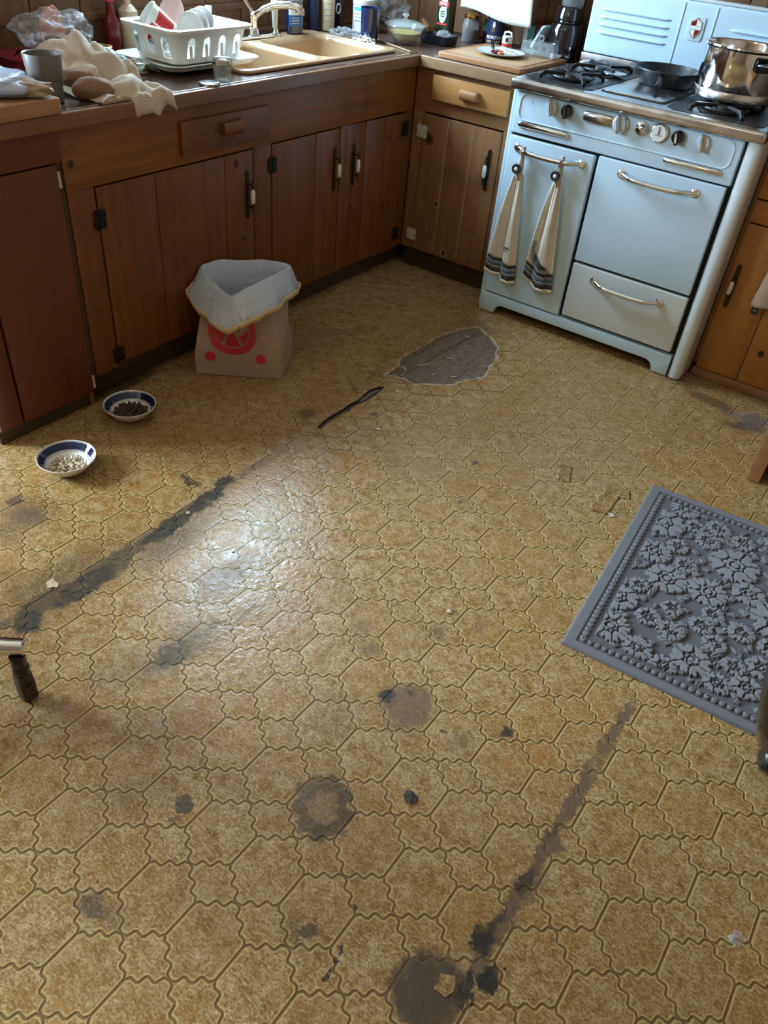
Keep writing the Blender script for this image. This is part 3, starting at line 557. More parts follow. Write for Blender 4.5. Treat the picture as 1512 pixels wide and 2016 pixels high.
def hinge(parent, a, b, F, mat, w=.044, h=.05, sd=1, holes=False):
    """butterfly hinge: two scalloped leaves and a barrel"""
    rnd = random.Random(sd); m = MB()
    for s in (-1, 1):
        P = []
        out = [(.0025, -.42), (.28, -.5), (.36, -.36), (.47, -.40), (.5, -.14), (.40, 0), (.5, .14), (.47, .40), (.36, .36), (.28, .5), (.0025, .42)]
        for x, y in out: P.append((s * x * w * (1 + rnd.uniform(-.05, .05)), y * h))
        m.prism(P if s > 0 else P[::-1], .0005, .0028, T=F @ TR(a, b, 0))
    m.cyl((0, -h * .42, .003), (0, h * .42, .003), .0028, n=8, T=F @ TR(a, b, 0))
    m.build('hinge', mat, parent, bevel=.0005)
def planked_door(parent, cuts, z0, z1, x0, x1, F, mat, hingeT=None, name='door'):
    """door of vertical boards with V-joints: back batten frame + one child per board"""
    m = MB(); T = (hingeT if hingeT is not None else Matrix.Identity(4)) @ F
    m.box(cuts[0] + .008, cuts[-1] - .008, z0 + .008, z1 - .008, x0 - .006, x0 + .003, T=T)
    d = m.build(name, mat, parent)
    for k in range(len(cuts) - 1):
        MB().box(cuts[k] + .0010, cuts[k + 1] - .0010, z0, z1, x0, x1, T=T).build('plank', mat, d, bevel=.0028)
    return d

# ---- sink run: long pine cabinet
sc = thing('base_cabinet', 'long dark orange pine base cabinet with three plank doors under the sink counter', 'cabinet', (-.3, -.87, 0))
m = MB(); m.box(-.61, -.024, -1.752, .60, .095, .30); m.box(-.61, -.58, -1.752, .60, .30, .70); m.box(-.61, -.024, -1.752, -1.735, .30, .86); m.build('carcass', M['toe'], sc)
MB().box(-.078, -.058, -1.752, .075, .002, .0985).build('toe_board', M['toe'], sc, bevel=.002)
m = MB(); m.box(-.022, 0, -1.752, .02, .693, .8615); m.build('apron_board', M['apron'], sc, bevel=.002)
for y0, y1 in ((-1.752, -1.661), (-.984, -.893), (-.487, -.441), (-.031, .02)):
    MB().box(-.022, 0, y0, y1, .100, .6925).build('stile', M['pine_z'], sc, bevel=.0015)
MB().box(-.05, -.022, -1.752, .02, .0985, .118).build('bottom_rail', M['pine_y'], sc, bevel=.0015)
planked_door(sc, [-1.656, -1.431, -1.128, -.988], .112, .6885, -.018, .0015, FX, M['pine_z'])
planked_door(sc, [-.888, -.640, -.492], .104, .6885, -.018, .0015, FX, M['pine_z'])
hT = TR(0, -.036, 0) @ RZ(radians(-3.2)) @ TR(0, .036, 0)      # this one hangs a little open
planked_door(sc, [-.434, -.300, -.036], .094, .6845, -.018, .0015, FX, M['pine_z'], hT)
for y, z in ((-1.656, .597), (-1.656, .145)): hinge(sc, y, z, FX @ TR(0, 0, .0015), M['blackiron'], .046, .062, 3)
hinge(sc, -.889, .619, FX @ TR(0, 0, .0015), M['blackiron'], .046, .062, 4)
for z in (.622, .167): hinge(sc, -.037, z, FX @ TR(0, 0, .002), M['blackiron'], .05, .066, 5)
door_pull(sc, -1.020, .540, FX @ TR(0, 0, .0015)); door_pull(sc, -.523, .541, FX @ TR(0, 0, .0015)); door_pull(sc, -.372, .528, hT @ FX @ TR(0, 0, .0015))
dr = MB().box(.0004, .014, -1.319, -.915, .7205, .8235).build('drawer_front', M['reddrawer'], sc, bevel=.003)
def scoop_pull(parent, F, a, b, mat, w=.092, h=.042, out=.030):
    """carved wooden pull: a hollow half-round roll"""
    pr = [(out * .25 * 0 + .0, -.5), (.45, -.52), (.85, -.36), (1.0, 0), (.92, .34), (.62, .5), (.0, .5)]
    m = MB(); T = F @ TR(a, b, 0)
    L = []
    for x, s in ((-w / 2, .82), (-w / 2 + .006, 1), (0, .94), (w / 2 - .006, 1), (w / 2, .82)):
        L.append([(x, y * h * s, o * out * s) for o, y in pr])
    m.loft(L, cap0=True, cap1=True, T=T); m.build('drawer_pull', mat, parent, bevel=.001)
scoop_pull(dr, FX @ TR(0, 0, .014), -1.105, .781, M['reddrawer'])

# ---- plain slab cabinet at the left end
lc = thing('slab_cabinet', 'smooth reddish brown slab-door cabinet left of the plank-door cabinet', 'cabinet', (-.3, -1.95, 0))
m = MB(); m.box(-.61, -.02, -2.12, -1.762, .05, .866); m.build('carcass', M['toe'], lc)
MB().box(-.02, .010, -2.12, -1.756, .781, .868).build('top_panel', M['slab'], lc, bevel=.002)
MB().box(-.018, .008, -2.037, -1.777, .054, .776).build('slab_door', M['slab'], lc, bevel=.002)
MB().box(-.018, .008, -2.12, -2.045, .054, .776).build('slab_door', M['slab'], lc, bevel=.002)
MB().box(-.020, -.004, -1.774, -1.754, .060, .776).build('edge_strip', M['toe'], lc, bevel=.001)
for z in (.735, .09): MB().cyl((.006, -1.7735, z - .022), (.006, -1.7735, z + .022), .0045, n=8).build('hinge_knuckle', M['flakehinge'], lc)
MB().box(-.03, -.012, -2.12, -1.79, .002, .052).build('toe_board', M['toe'], lc, bevel=.003)
MB().box(-.03, -.008, -1.786, -1.772, .002, .052).build('toe_block', M['worn_x'], lc, bevel=.002)

# ---- corner unit between sink run and stove
Fc = FY @ TR(0, 0, -.02)          # its face stands at y = .02
cc_ = thing('corner_cabinet', 'worn pine corner cabinet with one drawer and a scuffed plank door beside the stove', 'cabinet', (.27, .3, 0))
m = MB(); m.box(.03, .525, .045, .63, .095, .30); m.box(.03, .525, .60, .63, .3, .86); m.build('carcass', M['toe'], cc_)
MB().box(.0, .525, .055, .075, .002, .098).build('toe_board', M['toe'], cc_, bevel=.002)
MB().box(.002, .525, .022, .042, .695, .8615).build('face_rail', M['worn_x'], cc_, bevel=.0015)
MB().box(.002, .054, .022, .042, .098, .6945).build('stile', M['worn_z'], cc_, bevel=.0015)
MB().box(.448, .525, .022, .042, .098, .6945).build('stile', M['worn_z'], cc_, bevel=.0015)
MB().box(.054, .448, .026, .045, .0985, .11).build('bottom_rail', M['worn_x'], cc_)
planked_door(cc_, [.0565, .185, .310, .446], .100, .688, -.018, .0015, Fc, M['worn_z'])
# pale filler showing in the two opened board joints
for x in (.185, .310):
    MB().prism([(x - .0016, .12), (x + .0012, .12), (x + .0022, .40), (x + .0014, .686), (x - .0014, .686), (x - .0010, .40)], .0008, .0022, T=Fc).build('filler_line', M['torn'], cc_)
d2 = MB().box(.091, .457, .750, .845, .0024, .016, T=Fc).build('drawer_front', M['drawer'], cc_, bevel=.005)
scoop_pull(d2, Fc @ TR(0, 0, .016), .281, .797, M['worn_x'], .088, .040)
for z in (.615, .165): hinge(cc_, .056, z, Fc @ TR(0, 0, .0015), M['flakehinge'], .056, .058, 9)
door_pull(cc_, .404, .532, Fc @ TR(0, 0, .0015))
# ---- honey pine cabinet right of the stove
Fr = FY @ TR(0, 0, .02)           # its face stands at y = -.02
rc = thing('honey_cabinet', 'bright honey pine cabinet with plank door at the right of the stove', 'cabinet', (1.85, .3, 0))
m = MB(); m.box(1.482, 2.4, .005, .63, .04, .90); m.build('carcass', M['honey_z'], rc)
MB().box(1.482, 1.496, 0, .004, .045, .9, T=TR(0, -.002, 0)).build('stile', M['honey_z'], rc)
planked_door(rc, [1.4975, 1.662, 1.83, 2.0], .036, .612, -.022, .0, Fr, M['honey_z'])
planked_door(rc, [2.005, 2.2, 2.395], .036, .612, -.022, .0, Fr, M['honey_z'])
MB().box(1.4975, 2.395, .618, .694, -.022, .002, T=Fr).build('drawer_rail', M['honey_x'], rc, bevel=.002)
MB().box(1.4975, 2.395, .700, .870, -.022, .002, T=Fr).build('drawer_front', M['honey_x'], rc, bevel=.003)
MB().box(1.490, 2.4, -.030, .004, .002, .034).build('toe_board', M['boardedge'], rc, bevel=.003)
door_pull(rc, 1.524, .383, Fr)
wt2 = tag(MB().box(1.484, 2.42, -.045, .655, .901, .935).build('right_worktop', M['worktop'], bevel=.006), 'short brown worktop over the honey pine cabinet right of the stove', 'worktop')

# ---- continuous L-shaped worktop with wooden nosing
wt = thing('worktop', 'L-shaped glossy brown worktop with wooden front edge around the sink', 'worktop', (-.3, -.5, .8625))
m = MB(); Z0, Z1 = .8635, .9060
m.box(-.638, .004, -2.12, -.934, Z0, Z1); m.box(-.638, .004, -.072, .64, Z0, Z1); m.box(-.638, -.512, -.934, -.072, Z0, Z1); m.box(-.068, .004, -.934, -.072, Z0, Z1); m.box(.004, .528, .012, .64, Z0, Z1)
m.build('laminate_top', M['worktop'], wt, smooth=0)
MB().box(.004, .024, -2.12, .010, .8635, .9062).build('front_edge', M['nosing_y'], wt, bevel=.006, seg=3)
MB().box(.026, .528, -.008, .0118, .8635, .9062).build('front_edge', M['nosing_x'], wt, bevel=.006, seg=3)
MB().box(-.006, .0045, -1.742, .010, .9063, .9082).build('metal_edging', M['chrome'], wt, bevel=.0006)
MB().box(-.637, -.618, -1.0, .62, .9065, .927).build('back_strip', M['nosing_y'], wt, bevel=.004)

# ---- double sink
sk = thing('kitchen_sink', 'almond enamel double bowl sink with raised rim', 'sink', (-.29, -.5, .907))
rim = MB().prism(rrect(-.535, -.052, -.955, -.055, .035, 6), .9065, .9185).build('rim', M['tan_sink'], sk, smooth=0)
bowls = [(-.445, -.082, -.930, -.520), (-.445, -.082, -.490, -.082)]
for x0, x1, y0, y1 in bowls:
    c = MB().prism(rrect(x0, x1, y0, y1, .05, 6), .85, .95).build('cutter', M['tan_sink'], smooth=0); cutmesh(rim, c); bpy.data.objects.remove(c)
rim.data.polygons.foreach_set('use_smooth', [True] * len(rim.data.polygons)); rim.data.set_sharp_from_angle(angle=radians(30))
md = rim.modifiers.new('round', 'BEVEL'); md.width = .005; md.segments = 3; md.limit_method = 'ANGLE'
for x0, x1, y0, y1 in bowls:
    L = []
    for d, z in ((-.001, .915), (.004, .895), (.012, .80), (.03, .755), (.07, .742)):
        L.append([(x, y, z) for x, y in rrect(x0 + d, x1 - d, y0 + d, y1 - d, .05 + d * .3, 6)])
    bo = MB().loft(L, cap1=True).build('bowl', M['tan_sink'], sk, solid=.003)
    MB().lathe([(.042, 0), (.040, .002), (.028, .002), (.012, -.001)], 20, TR((x0 + x1) / 2, (y0 + y1) / 2, .744), cap1=True).build('drain', M['chrome'], bo)
for s in (0, .014): MB().lathe([(.0045, 0), (.0045, .001)], 10, TR(-.4465, -.66 - s * 1.6, .893) @ RY(pi / 2), cap1=True).build('overflow_hole', M['dark'], sk)
# ---- faucet and sprayer
fc = thing('faucet', 'chrome swivel faucet on the back ledge of the sink', 'faucet', (-.485, -.46, .9185))
MB().prism(rrect(-.515, -.458, -.57, -.35, .026, 6), .9190, .934).build('base_plate', M['chrome'], fc, bevel=.005)
MB().lathe([(.026, .934), (.024, .95), (.018, .957), (.017, .985), (.020, .99), (.019, 1.004), (.006, 1.012)], 20, TR(-.486, -.46, 0), cap1=True).build('body', M['chrome'], fc)
pts = [(-.486, -.46, .975), (-.472, -.455, 1.0), (-.445, -.444, 1.022), (-.40, -.425, 1.040), (-.355, -.402, 1.047), (-.318, -.385, 1.045), (-.304, -.378, 1.034), (-.302, -.377, 1.018)]
MB().tube(pts, [.013, .0125, .0125, .0135, .014, .0135, .012, .0105], 14).build('spout', M['chrome'], fc)
MB().tube([(-.486, -.46, 1.008), (-.50, -.47, 1.03), (-.515, -.48, 1.055)], [.008, .007, .009], 10).build('lever', M['chrome'], fc)
sp = thing('sink_sprayer', 'white sink sprayer standing beside the faucet', 'sprayer', (-.49, -.325, .9185))
MB().lathe([(.024, .919), (.023, .928), (.015, .933), (.014, .946), (.0, .947)], 16, TR(-.49, -.325, 0), cap0=True).build('collar', M['chrome'], sp)
MB().tube([(-.49, -.325, .944), (-.489, -.326, .97), (-.487, -.33, 1.01), (-.483, -.335, 1.035)], [.010, .0115, .0135, .015], 12).build('handle', M['white_pl'], sp)
MB().tube([(-.492, -.33, 1.035), (-.478, -.335, 1.047), (-.452, -.338, 1.050)], [.013, .016, .0145], 12).build('spray_head', M['white_pl'], sp)

# ---- knots in the boards, flush oval rings
M['knot'] = plain('knot_heart', (.035, .014, .006), .5, 0, .4, 120); M['knotring'] = plain('knot_ring', (.10, .036, .010), .5, 0, .4, 90); M['knothalo'] = plain('worn_knot_halo', (.34, .20, .10), .6, 0, .4, 70)
def knot(parent, F, a, b, r, halo=False):
    if halo: MB().prism(ellipse(r * 1.5, r * 1.7, 20), .0001, .0004, T=F @ TR(a, b, 0)).build('knot', M['knothalo'], parent, smooth=0)
    MB().prism(ellipse(r, r * 1.25, 18), .0003, .0007, T=F @ TR(a, b, 0)).build('knot', M['knotring'], parent, smooth=0)
    MB().prism(ellipse(r * .6, r * .75, 14), .0006, .0010, T=F @ TR(a, b, 0)).build('knot', M['knot'], parent, smooth=0)
for a, b, r in ((-1.725, .766, .012), (-1.072, .655, .012), (-1.045, .387, .010)): knot(sc, FX @ TR(0, 0, .0015 if b < .69 else 0), a, b, r)
MB().prism([(-.345, .70), (-.325, .72), (-.322, .755), (-.330, .79), (-.350, .82), (-.336, .79), (-.331, .755), (-.334, .72)], .0002, .0008, T=FX).build('knot', M['knotring'], sc, smooth=0)
for a, b, r in ((-.378, .354, .012), (-.152, .31, .010), (-.137, .598, .009)): knot(sc, hT @ FX @ TR(0, 0, .0015), a, b, r)
knot(cc_, Fc @ TR(0, 0, .0015), .098, .592, .021); knot(cc_, Fc @ TR(0, 0, .0015), .172, .332, .009, True); knot(cc_, Fc @ TR(0, 0, .0015), .242, .125, .011, True)
knot(rc, Fr, 1.712, .169, .012)

# ================================================================== STOVE
YF = -.126
Fs = FY @ TR(0, 0, -YF)           # stove front: local (x, z, out)
st = thing('gas_stove', 'vintage white enamel gas stove with chrome handles and knobs', 'stove', (.99, .15, 0))
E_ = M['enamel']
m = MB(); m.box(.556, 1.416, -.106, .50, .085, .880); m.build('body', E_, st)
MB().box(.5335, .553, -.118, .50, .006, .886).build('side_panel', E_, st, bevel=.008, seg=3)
L = []
for z, dx in ((.004, .0), (.02, .004), (.86, .004), (.886, .0)):
    L.append([(x + (dx if x > 1.44 else 0), y, z) for x, y in rrect(1.424, 1.474, -.130, .50, .022, 6)])
MB().loft(L, cap0=True, cap1=True).build('side_panel', M['enamel2'], st)
# control panel with pressed border
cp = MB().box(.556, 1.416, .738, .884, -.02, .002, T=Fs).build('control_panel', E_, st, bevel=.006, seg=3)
bord = rrect(.575, 1.392, .787, .880, .030, 6)
MB().tube([(x, y, .0022) for x, y in bord], .0028, 8, T=Fs, closed=True).build('pressed_border', E_, cp)
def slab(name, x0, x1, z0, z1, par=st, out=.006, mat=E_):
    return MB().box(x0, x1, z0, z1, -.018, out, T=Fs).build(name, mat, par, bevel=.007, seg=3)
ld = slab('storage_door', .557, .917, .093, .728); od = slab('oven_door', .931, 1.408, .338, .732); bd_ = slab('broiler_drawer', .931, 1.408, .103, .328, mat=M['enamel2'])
# skirt with arched cut-out and feet
P = [(.545, .003), (.618, .003), (.622, .022), (.632, .036), (.652, .044), (1.325, .044), (1.343, .036), (1.352, .022), (1.358, .003), (1.4195, .003), (1.4195, .088), (.545, .088)]
MB().prism(P, -.03, .004, T=Fs).build('skirt', E_, st, bevel=.004)
# dark joints between the panels
MB().box(.556, 1.416, .09, .736, -.030, -.0185, T=Fs).build('joint_shadow_gap', M['dark'], st)
def bar_handle(par, x0, x1, z, out=.034, r=.0085, sag=.007):
    n = 13; pts = []
    for k in range(n):
        u = k / (n - 1); e = sin(pi * u)
        pts.append((x0 + (x1 - x0) * u, z - sag * sin(pi * u), .004 + out * min(1, e * 2.2)))
    h = MB().tube(pts, [r * (.8 + .35 * min(1, sin(pi * k / (n - 1)) * 2)) for k in range(n)], 12, T=Fs).build('handle', M['chrome'], par)
    for x in (x0, x1): MB().lathe([(.016, 0), (.0155, .004), (.010, .008)], 16, Fs @ TR(x, z, .0062), cap0=True, cap1=True).build('handle_seat', M['chrome'], h)
bar_handle(ld, .600, .873, .690); bar_handle(od, 1.033, 1.311, .692); bar_handle(bd_, 1.034, 1.308, .279)
for x0, x1 in ((.580, .795), (1.165, 1.378)):
    L = []
    for x, s in ((x0, .35), (x0 + .004, .8), (x0 + .012, 1), (x1 - .012, 1), (x1 - .004, .8), (x1, .35)):
        L.append([(x, .772 + .0115 * s * cos(a), .002 + .010 * s * max(0, sin(a))) for a in np.linspace(-.1, pi + .1, 9)])
    MB().loft(L, cap0=True, cap1=True, T=Fs).build('chrome_trim', M['chrome'], st)
# knobs
def knob(x, kind, z=.852):
    T = Fs @ TR(x, z, .0022); r = .0225
    if kind == 'lever':      # fluted half-disc grip over a chrome dial
        b = MB().lathe([(r, 0), (r, .005), (r * .9, .008)], 24, T, cap1=True).build('burner_knob', E_, st)
        MB().prism([(r * .92 * cos(a), r * 1.15 * sin(a)) for a in np.linspace(-pi / 2, pi / 2, 13)], .008, .012, T=T @ RZ(.25)).build('knob_face', M['porcelain'], b)
        MB().prism([(-.004, -r * 1.25), (.003, -r * 1.2), (.004, r * 1.2), (-.002, r * 1.3)], .006, .026, T=T @ RZ(.25)).build('knob_grip', M['chrome'], b, bevel=.0015)
    elif kind == 'black':
        b = MB().lathe([(r * 1.02, 0), (r, .012), (r * .8, .020), (r * .4, .022)], 24, T, cap1=True).build('burner_knob', M['blackgloss'], st)
        MB().prism([(-.006, -r), (.006, -r), (.0045, 0), (.006, r), (-.006, r)], .016, .030, T=T @ RZ(.2)).build('knob_grip', M['blackgloss'], b, bevel=.002)
        MB().prism(ellipse(.0042, .016, 14), .030, .0306, T=T @ RZ(.2)).build('pointer', M['chrome'], b)
    elif kind == 'white':
        b = MB().lathe([(.030, 0), (.030, .006), (.027, .009)], 28, T, cap1=True).build('oven_knob', M['chrome'], st)
        MB().lathe([(.025, .009), (.025, .017), (.021, .020)], 24, T, cap1=True).build('knob_face', E_, b)
        MB().prism([(-.0045, -.029), (.0045, -.029), (.003, 0), (.0045, .029), (-.0045, .029)], .016, .034, T=T @ RZ(.2)).build('knob_grip', M['chrome'], b, bevel=.002)
    elif kind == 'dome':
        b = MB().lathe([(.024, 0), (.023, .006), (.015, .008), (.014, .012), (.010, .019), (.003, .022)], 20, T, cap1=True).build('timer_button', M['chrome'], st)
        MB().box(-.022, .022, -.004, .004, .006, .012, T=T).build('button_bar', M['oldchrome'], b, bevel=.001)
    else:
        b = MB().lathe([(.031, 0), (.031, .008), (.027, .011)], 28, T, cap1=True).build('timer_dial', M['chrome'], st)
        MB().lathe([(.027, .010), (.026, .015)], 28, T, cap1=True).build('dial_face', M['porcelain'], b)
        MB().prism([(-.0018, -.004), (.0018, -.004), (.0008, .021), (-.0008, .021)], .015, .017, T=T @ RZ(.05)).build('dial_hand', M['black_p'], b)
        MB().prism([(-.013, -.0075), (.013, -.0075), (.013, -.006), (-.013, -.006)], .015, .0155, T=T).build('dial_print', M['black_p'], b)
for x, k in ((.709, 'lever'), (.771, 'black'), (.982, 'white'), (1.063, 'dome'), (1.129, 'dial'), (1.196, 'black'), (1.285, 'lever')): knob(x, k)
L = []
for x, s in ((.838, .8), (.846, 1), (.90, 1.04), (.946, 1), (.954, .8)):
    L.append([(x, .850 + .019 * s * cos(a), .0025 + .009 * max(0, sin(a)) * (1 if .84 < x < .95 else .5)) for a in np.linspace(0, pi, 7)])
MB().loft(L, cap0=True, cap1=True, T=Fs).build('light_cover', M['oldchrome'], st)
V, F = text('2', .016); MB().add([(x + .625, y + .853, .0026) for x, y, _ in V], F, T=Fs).build('panel_print', M['st_grey'], st, smooth=0)
# cooktop
ct = MB().box(.530, 1.480, -.152, .470, .8875, .9265).build('cooktop', M['oldchrome'], st, bevel=.014, seg=4)
MB().prism(rrect(.556, .832, -.105, .44, .03, 4), .9268, .9285).build('burner_well', M['iron'], ct, smooth=0)
MB().prism(rrect(1.112, 1.45, -.105, .44, .03, 4), .9268, .9285).build('burner_well', M['iron'], ct, smooth=0)
MB().prism(rrect(.848, 1.096, -.062, .43, .02, 4), .9268, .9283).build('griddle_frame', M['dark'], ct, smooth=0)
MB().prism(rrect(.856, 1.088, -.052, .42, .016, 4), .9284, .9325).build('griddle_cover', M['oldchrome'], ct, bevel=.002)
def burner(x, y):
    b = MB().lathe([(.070, .9287), (.072, .934), (.056, .936), (.052, .932), (.040, .932), (.036, .945), (.022, .949), (.004, .949)], 28, TR(x, y, 0), cap1=True).build('burner', M['iron'], ct)
    for k in range(4):
        a = k * pi / 2 + pi / 4; T = TR(x, y, .929) @ RZ(a)
        MB().prism([(.028, .014), (.10, .014), (.118, .006), (.122, .0), (.132, .0), (.132, .012), (.112, .026), (.036, .024)], -.0065, .0065, T=T @ RX(pi / 2)).build('grate_finger', M['iron'], b, bevel=.002)
    MB().tube([(x + .082 * cos(t), y + .082 * sin(t), .941) for t in np.linspace(0, 2 * pi, 28, endpoint=False)], .0045, 8, closed=True).build('grate_ring', M['iron'], b)
for x, y in ((.695, .025), (.695, .305), (1.275, .035), (1.275, .315)): burner(x, y)
MB().lathe([(.045, .941), (.045, .945), (.02, .947)], 24, TR(.78, .235, 0), cap1=True).build('burner_cap', M['oldchrome'], ct)
# backguard
YB = .425; Fb = FY @ TR(0, 0, -YB)
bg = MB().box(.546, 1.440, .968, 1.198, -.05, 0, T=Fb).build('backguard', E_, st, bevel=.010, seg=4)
MB().box(.546, 1.440, .9272, .9675, -.05, .008, T=Fb).build('backguard_base', M['oldchrome'], st, bevel=.004)
MB().box(.556, 1.43, 1.1985, 1.210, -.05, -.004, T=Fb).build('top_cap', M['enamel2'], st, bevel=.004)
for sx in (.585, 1.112):
    for k in range(4):
        zz = 1.126 - .027 * k
        L = []
        for x, s in ((sx, .1), (sx + .012, .8), (sx + .03, 1), (sx + .27, 1), (sx + .288, .8), (sx + .3, .1)):
            L.append([(x, zz + .0065 * s * cos(a), .008 * s * max(0.0, sin(a))) for a in np.linspace(0, pi, 7)])
        MB().loft(L, cap0=True, cap1=True, T=Fb).build('louvre', E_, bg)
for x in (.920, 1.048): MB().box(x - .003, x + .003, .975, 1.19, -.001, .0025, T=Fb).build('pressed_rib', E_, bg, bevel=.001)
MB().prism(rrect(.952, 1.016, 1.072, 1.154, .012, 5), 0, .0035, T=Fb).build('badge_plate', E_, bg, bevel=.0015)
sh = [(0, .034), (.010, .026), (.019, .022), (.021, .005), (.017, -.016), (0, -.032), (-.017, -.016), (-.021, .005), (-.019, .022), (-.010, .026)]
bx, bz = .984, 1.113
ba = MB().prism([(x * 1.08, y * 1.08) for x, y in sh], .0036, .0055, T=Fb @ TR(bx, bz, 0)).build('badge', M['chrome'], bg, label='shield badge in red and white')
MB().prism([(-.019, .020), (-.010, .024), (-.001, .028), (-.001, .009), (-.020, .009)], .0056, .0062, T=Fb @ TR(bx, bz, 0)).build('badge_field', M['redglass'], ba)
MB().prism([(.001, -.004), (.019, -.004), (.015, -.016), (.001, -.028)], .0056, .0062, T=Fb @ TR(bx, bz, 0)).build('badge_field', M['redglass'], ba)
MB().prism([(.001, .009), (.020, .009), (.018, .021), (.010, .025), (.001, .030)], .0056, .0062, T=Fb @ TR(bx, bz, 0)).build('badge_field', M['white'], ba)
MB().prism([(-.021, -.003), (.021, -.003), (.021, .008), (-.021, .008)], .0056, .0066, T=Fb @ TR(bx, bz, 0)).build('badge_band', M['white'], ba)
MB().prism([(-.019, -.005), (-.001, -.005), (-.001, -.028), (-.015, -.016)], .0056, .0062, T=Fb @ TR(bx, bz, 0)).build('badge_field', M['white'], ba)

# ---- stock pot
pt = thing('stock_pot', 'tall shiny stainless steel stock pot on the right burner', 'pot', (1.256, .165, .9555))
cx, cy, R = 1.256, .165, .136
MB().lathe([(R - .02, .9556), (R - .004, .9575), (R, .965), (R, 1.108), (R + .007, 1.115), (R + .006, 1.119), (R - .002, 1.116), (R - .004, 1.108), (R - .004, .970), (R - .02, .962), (.002, .962)], 64, TR(cx, cy, 0), cap0=True, cap1=True).build('pot_body', M['steel'], pt)
MB().lathe([(R + .0008, .958), (R + .002, .962), (R + .002, .984), (R + .0006, .986)], 64, TR(cx, cy, 0)).build('base_band', M['oldchrome'], pt)
for a in (radians(-38), radians(142)):
    T = TR(cx, cy, 1.078) @ RZ(a)
    h = MB().tube([(R - .001, -.042, 0), (R + .018, -.042, .002), (R + .038, -.03, .004), (R + .042, 0, .004), (R + .038, .03, .004), (R + .018, .042, .002), (R - .001, .042, 0)], [.007, .007, .010, .012, .010, .007, .007], 10, T=T).build('handle', M['black'], pt)
    MB().prism(rrect(-.052, .052, -.022, .022, .01, 4), R + .0002, R + .004, T=T @ Matrix(((0, 0, 1, 0), (1, 0, 0, 0), (0, 1, 0, 0), (0, 0, 0, 1)))).build('handle_plate', M['black'], h)
# ---- cast iron skillet
sl = thing('skillet', 'black cast iron skillet on the centre griddle cover', 'skillet', (.968, .276, .933))
R = .126
def wallr(r, z): return (r, z)
prof = [(.085, .9335), (.092, .9345), (R - .004, .978), (R, .986), (R - .001, .989), (R - .006, .988), (R - .010, .978), (.090, .940), (.002, .939)]
MB().lathe(prof, 48, TR(.968, .276, 0), cap0=True, cap1=True).build('pan', M['iron'], sl)
MB().tube([(.962, .178, .976), (.985, .165, .974), (.998, .125, .966), (1.010, .085, .958), (1.016, .058, .955)], [.014, .009, .0095, .0125, .010], 12).build('handle', M['iron'], sl)
MB().prism([(-.02, 0), (.02, 0), (.008, .018), (-.008, .018)], -.004, .004, T=TR(.844, .262, .984) @ RZ(pi / 2 + .15)).build('pour_lip', M['iron'], sl, bevel=.002)
MB().prism([(-.03, 0), (.03, 0), (.018, .014), (-.018, .014)], -.005, .005, T=TR(1.0, .394, .982) @ RZ(-.25)).build('helper_handle', M['iron'], sl, bevel=.002)

# ================================================================== THINGS ON THE FLOOR AND HANGING LOW
def catmull(P, n, closed=True):
    P = [Vector(p) for p in P]; out = []; m = len(P)
    for i in range(m):
        p0, p1, p2, p3 = P[i - 1], P[i], P[(i + 1) % m], P[(i + 2) % m]
        for k in range(n):
            t = k / n; out.append(.5 * ((2 * p1) + (p2 - p0) * t + (2 * p0 - 5 * p1 + 4 * p2 - p3) * t * t + (3 * p1 - p0 - 3 * p2 + p3) * t ** 3))
    return out
# ---- kraft grocery bag with a white bin liner turned over its rim
t = NT('kraft_paper'); n1 = t.noise(t.obj(), 9, 4, .6); n2 = t.noise(t.obj(), 160, 2)
t.set(col=t.mix(n1.outputs[0], (.33, .235, .17), (.45, .335, .25)), rough=.75); t.bump(t.math('ADD', n1.outputs[0], t.math('MULTIPLY', n2.outputs[0], .15)), .35, .01); M['kraft'] = t.mat
bag = thing('grocery_bag', 'brown kraft grocery bag with a red printed half-slice cart emblem', 'bag', (.163, -1.223, 0))
FL, FR, BR, BL = Vector((.090, -1.397, 0)), Vector((.338, -1.215, 0)), Vector((.248, -1.060, 0)), Vector((.010, -1.236, 0))
rim3 = [Vector(p) for p in [(.014, -1.243, .345), (.030, -1.195, .350), (.072, -1.140, .345), (.135, -1.082, .350), (.220, -1.040, .345), (.238, -1.133, .345), (.246, -1.224, .345), (.229, -1.285, .330), (.203, -1.325, .310), (.126, -1.314, .320), (.058, -1.297, .335), (.016, -1.272, .345)]]
rimL = catmull(rim3, 6)                                   # 72 points round the mouth
base_c = [BL, (BL + BR) / 2, BR * .8 + BL * .2, BR, (BR + FR) / 2, (BR + FR) / 2 * .4 + FR * .6, FR, FR * .7 + FL * .3, (FR + FL) / 2, FL * .8 + FR * .2, FL, (FL + BL) / 2]
def lin(P, n):
    out = []
    for i in range(len(P)):
        a, b = P[i], P[(i + 1) % len(P)]; out += [a.lerp(b, k / n) for k in range(n)]
    return out
baseL = lin(base_c[-0:] if False else base_c, 6)
# line the mouth up with the base: start both at the back-left corner
loops = []
for v in (0, .02, .12, .25, .4, .55, .7, .84, .93):
    lp = []
    for k in range(72):
        b = Vector(baseL[k]); r = rimL[k]; w = max(0, (v - .30) / .64) ** 1.1
        w = min(1, w); q = Vector((b.x + (r.x - b.x) * w, b.y + (r.y - b.y) * w, .003 + (r.z - .003) * v))
        c = mnoise.noise(Vector((q.x * 9, q.y * 9, q.z * 7))) * .007 * sin(pi * min(1, v + .1))
        d = Vector((q.x - .163, q.y + 1.223, 0)).normalized(); q += d * c
        lp.append(tuple(q))
    loops.append(lp)
MB().loft(loops, cap0=True).build('paper_body', M['kraft'], bag, solid=.0012, smooth=25)
